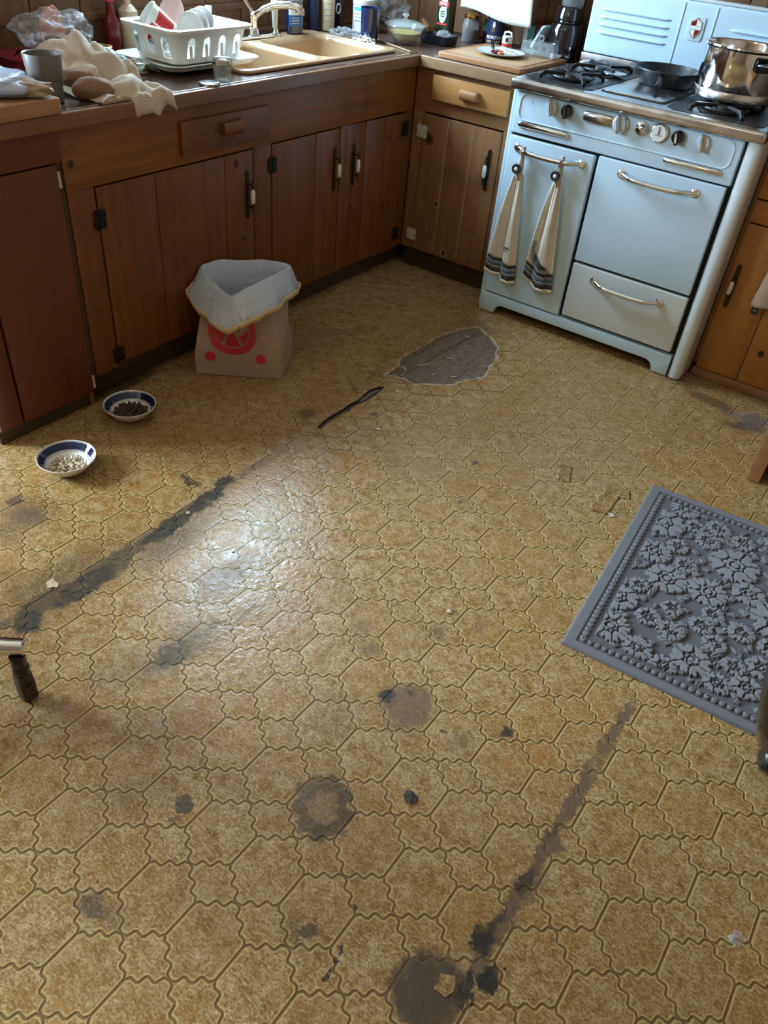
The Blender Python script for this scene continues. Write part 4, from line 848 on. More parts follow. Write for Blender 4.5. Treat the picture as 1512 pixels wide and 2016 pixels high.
# printed emblem, laid on the front sheet
fd = (FR - FL).normalized(); fn = Vector((fd.y, -fd.x, 0)); W = (FR - FL).length
def on_front(a, b):      # a along the front (0..W), b height -> point just off the paper
    k = a / W; v = b / (.33)
    bpt = FL.lerp(FR, k)
    # nearest base sample on the front and its mouth partner
    i0 = min(range(36, 66), key=lambda i: (Vector(baseL[i]) - bpt).length_squared); r = rimL[i0]; w = max(0, (v - .30) / .64) ** 1.1
    q = bpt.lerp(Vector((r.x, r.y, 0)) + (bpt - Vector(baseL[i0])), w); q.z = b
    c = mnoise.noise(Vector((q.x * 9, q.y * 9, q.z * 7))) * .007 * sin(pi * min(1, v + .1))
    return q + Vector((q.x - .163, q.y + 1.223, 0)).normalized() * c + fn * .0030
def emblem(polys, name, mat):
    for P in polys:
        V = [tuple(on_front(a, b)) for a, b in P]; c = (sum(a for a, b in P) / len(P), sum(b for a, b in P) / len(P))
        MB().add(V + [tuple(on_front(*c))], [(i, (i + 1) % len(P), len(P)) for i in range(len(P))]).build(name, mat, bag, smooth=0)
cx, cb, R0, R1 = .135, .188, .098, .073
ang = np.linspace(pi, 2 * pi, 25)
for i in range(24):
    a0, a1 = ang[i], ang[i + 1]
    if i == 0: ring = MB()
    V = [tuple(on_front(cx + r * cos(a) * 1.0, cb + r * sin(a))) for r, a in ((R1, a0), (R0, a0), (R0, a1), (R1, a1))]; ring.add(V, [(0, 1, 2, 3)])
for s in (-1, 1):
    V = [tuple(on_front(cx + s * r, b)) for r, b in ((R1, cb), (R0, cb), (R0, cb + .03), (R1, cb + .03))]; ring.add(V, [(0, 1, 2, 3)])
ring.build('emblem_ring', M['red'], bag, smooth=0)
rr = .062
for a0, a1 in ((pi + .02, pi + .98), (pi + 1.10, 2 * pi - 1.10), (2 * pi - .98, 2 * pi - .02)):
    sg_ = MB(); A = np.linspace(a0, a1, 9); off = .006; mid = (a0 + a1) / 2; ox, oy = cx + off * cos(mid), cb + .016 + off * sin(mid)
    sg_.add([tuple(on_front(ox, oy))] + [tuple(on_front(ox + rr * cos(a), oy - .016 + rr * sin(a))) for a in A], [(0, i + 1, i + 2) for i in range(8)]); sg_.build('emblem_slice', M['red'], bag, smooth=0)
for x in (.055, .232):
    MB().add([tuple(on_front(x + .0185 * cos(a), .079 + .0185 * sin(a))) for a in np.linspace(0, 2 * pi, 20, endpoint=False)] + [tuple(on_front(x, .079))], [(i, (i + 1) % 20, 20) for i in range(20)]).build('emblem_wheel', M['red'], bag, smooth=0)
# liner
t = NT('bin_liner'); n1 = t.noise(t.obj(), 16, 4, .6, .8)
t.set(col=t.mix(n1.outputs[0], (.58, .66, .86), (.72, .78, .90)), rough=.28, spec=.6); t.bump(n1.outputs[0], .8, .016)  # white film, tinted with the blue of the window light
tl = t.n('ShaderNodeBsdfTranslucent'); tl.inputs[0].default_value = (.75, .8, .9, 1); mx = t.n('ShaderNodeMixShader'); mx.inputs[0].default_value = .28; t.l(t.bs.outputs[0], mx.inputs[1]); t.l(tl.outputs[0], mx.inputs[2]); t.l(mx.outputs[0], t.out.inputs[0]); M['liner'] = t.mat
t = NT('drawstring_tape'); n1 = t.noise(t.obj(), 30, 3); t.set(col=t.mix(n1.outputs[0], (.62, .47, .24), (.74, .60, .36)), rough=.5); t.bump(n1.outputs[0], .4, .006); M['tape'] = t.mat
ln = thing('bin_liner', 'white plastic bin liner with a yellow drawstring hem folded over the grocery bag', 'bin liner', (.163, -1.223, .05))
cen = Vector((.13, -1.19, 0))
# hem heights round the mouth, matching the twelve mouth points
hemz = [.285, .27, .265, .262, .262, .265, .262, .238, .205, .228, .258, .285]
hemo = [.012, .010, .010, .012, .030, .052, .070, .074, .066, .062, .066, .040]
def cyc(A, k):
    x = k / 72 * 12; i = int(x); f = x - i; f = f * f * (3 - 2 * f); return A[i % 12] * (1 - f) + A[(i + 1) % 12] * f
loops = []; hem = []
for v in np.linspace(0, 1, 22):
    lp = []
    for k in range(72):
        r = rimL[k]; o = Vector((r.x - cen.x, r.y - cen.y, 0)).normalized()
        wr = mnoise.noise(Vector((k * .55, v * 2, 3))) * .009 + mnoise.noise(Vector((k * 1.9, v * 1.6, 8))) * .006
        if v < .45:          # inside, going down
            u = 1 - v / .45; q = r - o * (.006 + .020 * u + .022 * sin(pi * u)) ; q = q.lerp(Vector((cen.x, cen.y, q.z)), .30 * u); q.z = r.z - .24 * u + .004; q += o * wr * (.3 + u)
        elif v < .55:
            u = (v - .45) / .1; q = r + o * (-.004 + .008 * u); q.z = r.z + .004 + .004 * sin(pi * u)
        else:
            u = (v - .55) / .45; hz = cyc(hemz, k); oo = cyc(hemo, k); q = r + o * (.004 + oo * u ** .8); q.z = r.z + .004 - (r.z - hz) * u; q += o * wr * 1.3 * u
            if q.x < .0095: q.x = .0095
        lp.append(tuple(q))
    loops.append(lp)
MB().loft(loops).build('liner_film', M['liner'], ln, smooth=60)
b0, b1 = [], []
for k in range(72):
    q = Vector(loops[-1][k]); o = Vector((q.x - cen.x, q.y - cen.y, 0)).normalized()
    b0.append(tuple(q + o * .0018 + Vector((0, 0, .019)))); b1.append(tuple(q + o * .0022 - Vector((0, 0, .002))))
MB().loft([b0, b1]).build('drawstring_hem', M['tape'], ln, solid=.001, smooth=60)

# ---- two cat bowls
def cat_bowl(x, y, label, food, flabel, fmat, sd, n, fr):
    b = thing('cat_bowl', label, 'bowl', (x, y, 0), 0, 'cat bowls on the kitchen floor'); T = TR(x, y, 0) @ Matrix.Diagonal((1.1, 1.1, 1.05, 1))
    out = [(.030, .0015), (.040, .002), (.044, .006), (.060, .020), (.0755, .042), (.0775, .046)]
    MB().lathe(out, 48, T, cap0=True).build('outer_wall', M['ceramic'], b)
    inn = [(.0775, .046), (.0765, .0475), (.0745, .0455), (.0738, .0446), (.0728, .0435), (.0595, .0265), (.0588, .0256), (.0580, .0246), (.0565, .0230), (.0555, .0222), (.0420, .0105), (.030, .0072), (.002, .006)]
    MB().lathe(inn, 48, T, mi=[0, 0, 1, 0, 1, 0, 1, 0, 1, 0, 0, 0], cap1=True).build('glazed_inside', [M['ceramic'], M['navy']], b)
    r = random.Random(sd); m = MB()
    for k in range(n):
        a = r.uniform(0, 2 * pi); q = fr * sqrt(r.random()); px, py = q * cos(a) + .004, q * sin(a) - .003
        z = .0105 + r.uniform(0, .010) * (1 - q / fr * .7) + max(0, q - .025) * .35
        l, w = r.uniform(.004, .008), r.uniform(.0028, .0045); Tq = T @ TR(px, py, z) @ RZ(r.uniform(0, 6.3)) @ RY(r.uniform(-.7, .7))
        m.lathe([(.0008, -l), (w * .8, -l * .7), (w, 0), (w * .75, l * .7), (.0008, l)], 6, Tq @ RY(pi / 2))
    o = m.build(food, fmat, None, smooth=40); o['kind'] = 'stuff'; o['label'] = flabel; o['category'] = 'cat food'
M['meat'] = plain('dark_meat', (.055, .026, .020), .45, 0, .4, 90); M['pale'] = plain('pale_shreds', (.52, .42, .26), .45, 0, .25, 70)
cat_bowl(.139, -1.742, 'white and navy banded bowl of dark brown food near the cabinet toe board', 'wet_food', 'dark brown wet food chunks in the farther bowl', M['meat'], 2, 330, .049)
cat_bowl(.236, -2.062, 'white and navy banded bowl of pale shreds, nearer to the camera', 'shredded_food', 'pale shredded food in the nearer bowl', M['pale'], 5, 130, .047)

# ---- carved pile rug
RO = Vector((1.656, -.886, 0)); EV = Vector((.0804, -.9968, 0)); EU = Vector((.9968, .0804, 0)); RW, RL = .56, .834
nu, nv = 300, 440
U, V_ = np.meshgrid(np.linspace(0, RW, nu), np.linspace(0, RL, nv)); rng = np.random.default_rng(4)
edge = np.minimum(np.minimum(U, RW - U), np.minimum(V_, RL - V_))
U0, V0 = U, V_
def wob(a, b, s): return np.sin(a * 71 + s) * np.cos(b * 63 + 2 * s) + .6 * np.sin(a * 173 + b * 121 + 3 * s) + .45 * np.sin(b * 311 - a * 277 + s)
U = U0 + .0020 * wob(U0, V0, 1.3); V_ = V0 + .0020 * wob(V0, U0, 4.1)
pile = np.zeros_like(U); tone = np.zeros_like(U)
field = edge > .064
fl_c = []
for _ in range(4000):
    c = rng.uniform((.07, .07), (RW - .07, RL - .07)); rad = rng.uniform(.030, .078)
    if all((c[0] - q[0]) ** 2 + (c[1] - q[1]) ** 2 > (rad + q[2]) ** 2 * .80 for q in fl_c): fl_c.append((c[0], c[1], rad, rng.uniform(0, 6.28), rng.integers(6, 9)))
for cx_, cy_, rad, ph, npet in fl_c:
    du, dv = U - cx_, V_ - cy_; d = np.hypot(du, dv); th = np.arctan2(dv, du) + ph
    edge_r = rad * (.80 + .20 * np.abs(np.cos(npet * th / 2)) ** .6 + .04 * np.cos(3 * npet * th))
    ins = d < edge_r
    groove = (np.abs(np.sin(npet * th / 2)) < .12 + .10 * (1 - d / rad)) & (d > rad * .38)
    ring = np.abs(d - rad * (.40 + .05 * np.cos(npet * th))) < .0030
    ring2 = (np.abs(d - rad * .2) < .0024)
    h = np.where(ins & ~groove & ~ring & ~ring2, 1.0, 0.0) * (.75 + .35 * np.clip((edge_r - d) / rad, 0, .5))
    pile = np.maximum(pile, np.where(ins, h, 0)); 
for _ in range(300):                                     # small leaf lobes between the flowers
    c = rng.uniform((.066, .066), (RW - .066, RL - .066)); a = rng.uniform(0, 6.28); rx, ry = rng.uniform(.010, .019), rng.uniform(.006, .010)
    du, dv = U - c[0], V_ - c[1]; x = du * np.cos(a) + dv * np.sin(a); y = -du * np.sin(a) + dv * np.cos(a)
    q = (x / rx) ** 2 + (y / ry) ** 2
    if pile[(np.abs(du) < .003) & (np.abs(dv) < .003)].max(initial=0) > .5 and rng.random() < .8: continue
    ok = np.where((q < 1) & (np.abs(y) > .0009), .8 * np.sqrt(np.clip(1.15 - q, 0, 1)), 0); pile = np.maximum(pile, ok)
U, V_ = U0, V0; pile *= field
# chain of beads along the border
for lo, s in ((.044, .0185),):
    along = np.where(np.minimum(U, RW - U) < np.minimum(V_, RL - V_), V_, U); q = ((along % s) - s / 2) / (s * .44); w = (edge - lo) / .0085
    bead = np.clip(1.1 - q ** 2 - w ** 2, 0, 1); pile = np.maximum(pile, np.where((edge > .033) & (edge < .055), np.sqrt(bead) * .8 * (np.hypot(q, w) > .22), 0))
pile += (rng.random(pile.shape) - .5) * .10 * (pile > .2)
Z = .0046 + .0075 * np.clip(pile, 0, 1.2)
Z = np.where(edge < .030, .0066, Z); Z = np.where((edge > .030) & (edge < .0335), .0036, Z); Z = np.where((edge > .056) & (edge < .062), .0042, Z)
Z = np.where(edge < .0045, .0066 * (edge / .0045) ** .5 * .9 + .0005, Z)
V3 = [tuple(RO + EU * u + EV * v + Vector((0, 0, z))) for u, v, z in zip(U.ravel(), V_.ravel(), Z.ravel())]
Fq = [(j * nu + i, (j + 1) * nu + i, (j + 1) * nu + i + 1, j * nu + i + 1) for j in range(nv - 1) for i in range(nu - 1)]
t = NT('carved_grey_rug'); at = t.n('ShaderNodeAttribute', attribute_name='pile'); nf = t.noise(t.obj(), 620, 2); nl = t.noise(t.obj(), 7, 3)
lo = t.mix(nf.outputs[0], (.040, .036, .044), (.075, .068, .080)); hi = t.mix(nf.outputs[0], (.145, .14, .145), (.32, .31, .32))
c = t.mix(at.outputs[2], lo, hi); c = t.mix(t.mr(nl.outputs[0], .4, .7, 0, .18), c, (.17, .14, .13)); t.set(col=c, rough=.95, sheen=.3); t.bump(nf.outputs[0], .9, .004); M['rug'] = t.mat
rug = MB().add(V3, Fq); rugme = bpy.data.meshes.new('door_mat'); rugme.from_pydata(rug.v, [], rug.f); rugme.materials.append(M['rug'])
tone = np.clip(pile, 0, 1); tone = np.where(edge < .030, .42, tone)
aa = rugme.attributes.new('pile', 'FLOAT', 'POINT'); aa.data.foreach_set('value', tone.ravel().astype(np.float32)); rugme.update()
rugme.polygons.foreach_set('use_smooth', [True] * len(rugme.polygons))
ro = bpy.data.objects.new('door_mat', rugme); COL.objects.link(ro); tag(ro, 'grey carved-pile floor mat with raised flowers and beaded border', 'rug')

# ---- chrome chair foot at the left, dark chair foot at the right
ch = thing('chair_base', 'chrome tube chair leg with worn black caster at the left edge', 'chair', (.84, -2.66, 0))
d_ = Vector((-.78, -.62, 0)).normalized(); p0 = Vector((.858, -2.628, .150))
MB().tube([p0 + d_ * .42 + Vector((0, 0, .05)), p0 + d_ * .2 + Vector((0, 0, .02)), p0 + d_ * .02, p0 - d_ * .010, p0 - d_ * .014], [.021, .020, .0195, .0185, .013], 18).build('chrome_leg', M['chrome'], ch)
MB().lathe([(.0165, .080), (.0175, .084), (.0175, .100), (.0155, .102), (.0155, .106), (.0165, .108), (.0165, .136)], 18, TR(.862, -2.640, 0), cap0=True, cap1=True).build('stem_socket', M['black'], ch)
MB().loft([[(x, y, z) for x, y in rrect(.862 - w, .862 + w, -2.641 - w, -2.641 + w, .006, 3)] for w, z in ((.014, .001), (.0165, .004), (.0170, .05), (.0155, .0795))], cap0=True, cap1=True).build('worn_foot', M['toe'], ch)
MB().lathe([(.010, 0), (.010, .007), (.006, .009)], 14, TR(.8795, -2.641, .045) @ RY(pi / 2), cap1=True).build('foot_bolt', M['iron'], ch)
hub = Vector((.545, -2.876, 0))
for k in range(1, 4):
    dk = (Matrix.Rotation(k * pi / 2, 3, 'Z') @ (-d_)); e = hub + dk * .40
    MB().tube([hub + Vector((0, 0, .20)), hub + dk * .2 + Vector((0, 0, .17)), e + Vector((0, 0, .15))], [.021, .020, .019], 12).build('chrome_leg', M['chrome'], ch)
    MB().lathe([(.014, .001), (.017, .004), (.017, .136)], 14, TR(e.x, e.y, 0), cap0=True, cap1=True).build('worn_foot', M['toe'], ch)
MB().lathe([(.03, .16), (.032, .22), (.025, .24), (.025, .40), (.06, .41)], 18, TR(hub.x, hub.y, 0), cap0=True, cap1=True).build('column', M['chrome'], ch)
ST_ = TR(hub.x, hub.y, 0) @ RZ(.68)
MB().loft([[(x, y, z) for x, y in rrect(-.21 - d, .21 + d, -.21 - d, .21 + d, .06, 5)] for d, z in ((-.03, .41), (0, .42), (.008, .445), (0, .475), (-.04, .485))], cap0=True, cap1=True, T=ST_).build('seat', M['rolled'], ch)
MB().loft([[(x, y, z) for x, y in rrect(-.235 - d, -.185 + d, -.20, .20, .02, 4)] for d, z in ((-.015, .56), (0, .58), (0, .86), (-.015, .88))], cap0=True, cap1=True, T=ST_).build('backrest', M['rolled'], ch)
for s in (-1, 1): MB().tube([(-.16, s * .12, .42), (-.235, s * .12, .45), (-.238, s * .12, .62)], .011, 10, T=ST_).build('back_post', M['chrome'], ch)
c2 = thing('dark_chair_base', 'black plastic chair leg with round caster at the right edge by the mat', 'chair', (2.28, -1.74, 0))
MB().tube([(2.165, -1.845, .40), (2.185, -1.83, .30), (2.205, -1.812, .20), (2.225, -1.79, .12), (2.245, -1.765, .088)], [.034, .034, .032, .028, .016], 14).build('leg', M['blackgloss'], c2)
for s in (-1, 1):
    T = TR(2.252, -1.748, .034) @ RZ(.3) @ TR(s * .014, 0, 0) @ RY(pi / 2)
    MB().lathe([(.006, -.010), (.026, -.010), (.033, -.004), (.033, .004), (.026, .010), (.006, .010)], 20, T, cap0=True, cap1=True).build('caster_wheel', M['black'], c2)
MB().box(-.008, .008, -.020, .020, .034, .086, T=TR(2.252, -1.752, 0) @ RZ(.3)).build('caster_fork', M['black'], c2, bevel=.004)

# ---- open wooden shelf unit at the right edge
su = thing('shelf_unit', 'brown wooden shelf unit with an open dark bay at the right edge', 'shelf', (2.2, -.4, 0))
MB().box(1.888, 1.930, -.628, -.30, .002, .80).build('end_panel', M['boardedge'], su, bevel=.003)
MB().box(2.46, 2.50, -.628, -.30, .002, .80).build('end_panel', M['honey_z'], su, bevel=.003)
for z in (.06, .42, .76): MB().box(1.931, 2.459, -.60, -.31, z, z + .03).build('shelf_board', M['honey_x'], su, bevel=.002)
MB().box(1.931, 2.459, -.309, -.30, .09, .76).build('back_panel', M['toe'], su)

# ---- two knitted towels on the stove handle
def hanging_towel(label, xt, zt, pts, sd, zb, bird):
    """pts: lower edge as (x, z) left to right; gathered at the top (xt, zt)"""
    Y0 = YF - .014; r = thing('kitchen_towel', label, 'towel', (xt, Y0, .2), 0, 'knitted towels on the stove handle')
    n = len(pts)
    def edge(u):
        k = u * (n - 1); i = min(int(k), n - 2); f = k - i; f = f * f * (3 - 2 * f)
        return pts[i][0] * (1 - f) + pts[i + 1][0] * f, pts[i][1] * (1 - f) + pts[i + 1][1] * f
    def S(u, v, off=0):
        xb, zbm = edge(u); g = v ** .8; x = xt + (u - .5) * .026 * (1 - g) + (xb - xt) * g; z = zt + (zbm - zt) * v
        f = sin(u * 2 * pi * 1.6 + sd) * .013 * min(1, v * 2.2 + .15) * (1 - .62 * v) + sin(u * 2 * pi * 3.7 + sd * 2) * .003 * (1 - .6 * v)
        return (x, Y0 - .008 - f - .010 * sin(pi * v) - off, z)
    MB().grid(40, 34, lambda u, v: S(u, .02 + v * .80)).build('knit_cloth', M['knit'], r, solid=.005, smooth=60)
    for a, b, mt in ((.82, .85, 'st_dark'), (.85, .872, 'st_grey'), (.872, .90, 'st_blue'), (.90, .922, 'st_grey'), (.922, .965, 'st_dark'), (.965, 1.0, 'knit')):
        MB().grid(40, 3, lambda u, v: S(u, a + (b - a) * v, .0004)).build('striped_band', M[mt], r, solid=.0055, smooth=60)
    MB().lathe([(.006, -.045), (.013, -.03), (.014, 0), (.011, .03), (.004, .042)], 12, TR(xt, Y0 - .012, zt + .015)).build('crochet_top', M['knitc'], r)
    MB().tube([(xt + .004, Y0 - .008, zt + .04), (xt + .006, Y0 - .038, .690), (xt + .006, Y0 - .034, .704), (xt + .006, Y0 - .012, .704), (xt + .004, Y0 - .004, zt + .04)], .0045, 8).build('loop', M['knitc'], r)
    bt = MB().lathe([(.0195, 0), (.0195, .003), (.016, .0048), (.012, .0038)], 20, Fs @ TR(xt - .008, zt + .012, .040), cap0=True, cap1=True).build('button', M['black_p'], r)
    MB().lathe([(.0078, .0042), (.0055, .0055)], 12, Fs @ TR(xt - .008, zt + .012, .040), cap1=True).build('button_centre', M['white'], bt)
    for nm, mt, P in bird:
        Q = []
        for i in range(len(P)):
            for k in range(5): Q.append((P[i][0] + (P[(i + 1) % len(P)][0] - P[i][0]) * k / 5, P[i][1] + (P[(i + 1) % len(P)][1] - P[i][1]) * k / 5))
        c = (sum(p[0] for p in P) / len(P), sum(p[1] for p in P) / len(P)); o_ = .0085 if nm == 'goose_wing' else .0072
        lp = [[S(c[0] + (u - c[0]) * g, c[1] + (v - c[1]) * g, o_) for u, v in Q] for g in (1, .8, .6, .4, .2, .05)]
        MB().loft(lp, cap1=True).build(nm, M[mt], r, smooth=0)
goose = [('goose_wing', 'st_dark', [(.22, .70), (.36, .695), (.60, .735), (.84, .775), (.62, .785), (.36, .785), (.26, .755)]),
         ('goose_body', 'st_grey', [(.10, .66), (.18, .66), (.22, .70), (.26, .76), (.40, .79), (.84, .785), (.88, .805), (.5, .815), (.24, .805), (.12, .76)]),
         ('goose_neck', 'st_grey', [(.10, .59), (.16, .575), (.20, .60), (.17, .66), (.10, .66)])]
legs = [('bird_print', 'st_dark', [(.42, .69), (.60, .655), (.80, .655), (.80, .662), (.62, .665), (.44, .70)]), ('bird_print', 'st_dark', [(.62, .662), (.66, .662), (.56, .70), (.44, .735), (.43, .727), (.54, .695)])]
hanging_towel('cream knitted towel with a folded edge, left one on the stove handle', .633, .610, [(.553, .190), (.585, .178), (.622, .180), (.640, .160), (.668, .158), (.700, .166)], .6, .17, legs)
hanging_towel('cream knitted towel with a dark goose, right one on the stove handle', .800, .622, [(.733, .212), (.765, .192), (.80, .172), (.835, .172), (.872, .180)], 2.1, .19, goose)
# ---- cream towel on the honey cabinet
ct2 = thing('hand_towel', 'plain cream cotton towel hanging on the honey pine cabinet', 'towel', (1.68, -.05, .34))
MB().grid(20, 24, lambda u, v: (1.612 + .14 * u + .035 * (1 - v) * (1 - u), -.040 - .008 * sin(u * 9) * v - .004, .66 - (.66 - .345 + .012 * u - .02 * abs(u - .1)) * v)).build('cloth', M['cotton'], ct2, solid=.006, smooth=60)
MB().box(1.622, 1.646, -.052, -.047, .318, .345).build('care_tag', M['black_p'], ct2)
MB().add(*[(lambda VF: ([(x + 1.634, -.0525, y + .332) for x, y, _ in VF[0]], VF[1]))(text('LSF', .008))][0]).build('tag_print', M['white'], ct2, smooth=0)
MB().tube([(1.66, -.021, .672), (1.66, -.055, .672), (1.76, -.055, .672), (1.76, -.021, .672)], .005, 8).build('rail', M['chrome'], ct2)

# ---- bits lying about: splinters in the tear, crumbs and scraps
M['splint'] = plain('pale_splinter', (.42, .34, .25), .8, 0, .25, 60); M['scrap'] = plain('white_scrap', (.72, .72, .74), .5)
SPL = ['longest pale splinter', 'left bent splinter', 'short splinter at the left tip', 'small slanting splinter near the lower left edge', 'thick splinter at the lower edge', 'flat splinter in the middle', 'thin splinter left of the middle', 'tiny splinter right of the middle', 'tiny splinter beside the crack', 'splinter at the lower right edge', 'long splinter along the lower edge', 'tiny splinter in the upper part', 'splinter by the right edge', 'thin splinter near the top']
SP = [(.655, -.735, .058, 1.05), (.62, -.82, .035, 2.3), (.600, -.815, .030, .4), (.638, -.865, .018, .9), (.725, -.775, .02, 1.2), (.70, -.62, .026, .35), (.685, -.70, .014, 2.4), (.74, -.63, .012, 1.7), (.60, -.70, .013, 1.9), (.82, -.67, .02, .8), (.79, -.735, .03, .6), (.72, -.5, .014, .3), (.83, -.58, .016, 2.0), (.65, -.40, .03, .2)]
for (x, y, l, a), sl_ in zip(SP, SPL):
    w = .0022 + l * .03
    o = MB().prism([(-l / 2, -w * .3), (-l * .2, -w), (l * .3, -w * .8), (l / 2, 0), (l * .2, w), (-l * .3, w * .7)], -.0062, -.0032, T=TR(x, y, 0) @ RZ(a)).build('wood_splinter', M['splint'], smooth=0)
    tag(o, sl_ + ' lying in the torn floor patch', 'splinter', 'splinters in the torn floor patch')
def scrap(x, y, r, mat, label, sd, cat='scrap', h=.003):
    rn = random.Random(sd); n = 9
    P = [(r * (.6 + .6 * rn.random()) * cos(2 * pi * k / n), r * (.5 + .5 * rn.random()) * sin(2 * pi * k / n)) for k in range(n)]
    m = MB(); V = [(px, py, .0006 + h * rn.random()) for px, py in P] + [(0, 0, h)]
    m.add(V, [(k, (k + 1) % n, n) for k in range(n)], T=TR(x, y, 0) @ RZ(sd)); tag(m.build('floor_scrap', mat, solid=.0008, smooth=0), label, cat)
scrap(1.613, -1.132, .013, M['scrap'], 'white paper scrap on the floor beside the mat corner', 1, h=.007)
scrap(2.305, -2.171, .017, M['film'], 'clear plastic scrap on the floor at the lower right', 2, h=.006)
scrap(.607, -2.395, .020, M['pale'], 'pale flake on the floor by the dirty seam at the left', 3, h=.002)
scrap(.797, -1.237, .006, M['white'], 'tiny white crumb on the floor below the tear', 4)
scrap(.552, -.967, .008, M['splint'], 'small tan crumb on the floor left of the torn patch', 5)
scrap(1.447, -1.809, .010, M['torn'], 'brown curled flake in the middle of the floor', 6, h=.006)
scrap(.652, -1.972, .008, M['splint'], 'reddish crumb beside the dirty seam under the nearer bowl', 7)
scrap(.864, -2.004, .007, M['scrap'], 'white crumb in the window glint on the floor', 8)
scrap(1.668, -2.312, .020, M['torndark'], 'dark lifted vinyl chip in the middle foreground', 9, h=.007)
scrap(1.915, -2.565, .022, M['vt'], 'pale patch of loose vinyl in the dark stain at the bottom', 11, h=.0015)
scrap(.700, -.985, .010, M['splint'], 'pale chip on the floor just below the torn patch', 12)

# ================================================================== THINGS ON THE COUNTERS
CZ = .9062
def blob(fn_r, n=28, m=18, T=None, mi=0, B=None):
    B = B or MB(); V = []; F = []
    for j in range(m + 1):
        ph = pi * j / m
        for i in range(n):
            th = 2 * pi * i / n; d = Vector((sin(ph) * cos(th), sin(ph) * sin(th), cos(ph))); V.append(tuple(d * fn_r(d)))
    for j in range(m):
        for i in range(n): F.append((j * n + i, (j + 1) * n + i, (j + 1) * n + (i + 1) % n, j * n + (i + 1) % n))
    return B.add(V, F, mi, T)
def lump(sx, sy, sz, amp, fr, sd, floorz=None):
    def f(d):
        k = 1 + amp * mnoise.noise(d * fr + Vector((sd, sd * 2, 0))) + amp * .5 * abs(mnoise.noise(d * fr * 2.3 + Vector((sd, 0, 5))))
        return k
    def mk(T, B=None, n=32, m=20):
        B = B or MB(); V = []; F = []
        for j in range(m + 1):
            ph = pi * j / m
            for i in range(n):
                th = 2 * pi * i / n; d = Vector((sin(ph) * cos(th), sin(ph) * sin(th), cos(ph))); k = f(d); p = T @ Vector((d.x * sx * k, d.y * sy * k, d.z * sz * k))
                if floorz is not None: p.z = max(p.z, floorz)
                V.append(tuple(p))
        for j in range(m):
            for i in range(n): F.append((j * n + i, (j + 1) * n + i, (j + 1) * n + (i + 1) % n, j * n + (i + 1) % n))
        return B.add(V, F)
    return mk
def solo(mb, name, mat, label, cat, group=None, **kw): return tag(mb.build(name, mat, **kw), label, cat, group)

# ---- left end: butcher block, bread, cup
b = MB().box(-.37, .034, -2.10, -1.748, CZ + .0005, CZ + .041)
solo(b, 'butcher_block', M['block'], 'thick wooden butcher block on the left end of the counter', 'cutting board', bevel=.007, seg=3)
br = thing('bread_bag', 'loaf in a pale blue plastic bag lying on the butcher block', 'bread', (-.07, -1.86, CZ + .042))
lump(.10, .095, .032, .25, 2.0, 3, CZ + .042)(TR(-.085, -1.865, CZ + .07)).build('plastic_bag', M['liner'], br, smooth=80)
lump(.085, .028, .022, .3, 2.5, 6, CZ + .0425)(TR(-.02, -1.83, CZ + .062) @ RZ(.9)).build('loaf_end', M['splint'], br, smooth=80)
cp_ = thing('stoneware_cup', 'tall grey stoneware cup standing beside the butcher block', 'cup', (-.095, -1.695, CZ))
MB().lathe([(.036, CZ + .0006), (.040, CZ + .003), (.0435, CZ + .055), (.0440, CZ + .0575), (.0450, CZ + .06), (.0515, CZ + .118), (.0505, CZ + .1205), (.0475, CZ + .118), (.042, CZ + .05), (.038, CZ + .010), (.002, CZ + .008)], 40, TR(-.095, -1.695, 0), cap0=True, cap1=True).build('cup_wall', M['grey_cer'], cp_)
MB().tube([(-.095 + .0452 * cos(a), -1.688 + .0452 * sin(a), CZ + .058) for a in np.linspace(0, 2 * pi, 40, endpoint=False)], .0007, 6, closed=True).build('ridge', M['st_dark'], cp_)

# ---- crumpled ribbed towel
tw = thing('dish_towel', 'crumpled beige ribbed towel heaped at the counter edge', 'towel', (-.14, -1.50, CZ))
def tow(u, v):
    x = -.30 + .335 * v; y = -1.628 + .250 * u + .03 * v
    e = min(u, 1 - u, v, 1.1 - v) * 7; e = max(0, min(1, e))
    h = .095 * math.exp(-((x + .21) / .085) ** 2 - ((y + 1.555) / .085) ** 2) + .075 * math.exp(-((x + .15) / .07) ** 2 - ((y + 1.46) / .09) ** 2)
    r = abs(mnoise.noise(Vector((x * 15 + 2, y * 13, 1)))) * .062 + abs(mnoise.noise(Vector((x * 26, y * 24, 7)))) * .020
    z = CZ + .004 + (h + r * .9) * (.12 + .88 * e)
    jx = .02 * mnoise.noise(Vector((u * 4, v * 4, 2))); jy = .02 * mnoise.noise(Vector((u * 4, v * 4, 9)))
    x += jx; y += jy
    if x > .016:
        d = x - .016; k = min(1, d / .012); z = max(z - d * 2.6 * k, .845) ; z = z if y > -1.50 else max(z, CZ + .003); x = .016 + min(d, .016 + .006 * sin(y * 60))
        if y < -1.50: x = .016 - d * .4
    return (x, y, z)
MB().grid(64, 64, tow).build('ribbed_cloth', M['ribcloth'], tw, solid=.005, smooth=70)
lump(.058, .034, .030, .12, 1.6, 2, CZ + .001)(TR(-.050, -1.580, CZ + .028) @ RZ(1.25)).build('rolled_end', M['rolled'], tw, smooth=80)  # towel ends in shade, the shade put into their browner colour
lump(.055, .026, .024, .12, 1.6, 5, CZ + .003)(TR(-.115, -1.588, CZ + .046) @ RZ(1.1)).build('rolled_end', M['rolled'], tw, smooth=80)

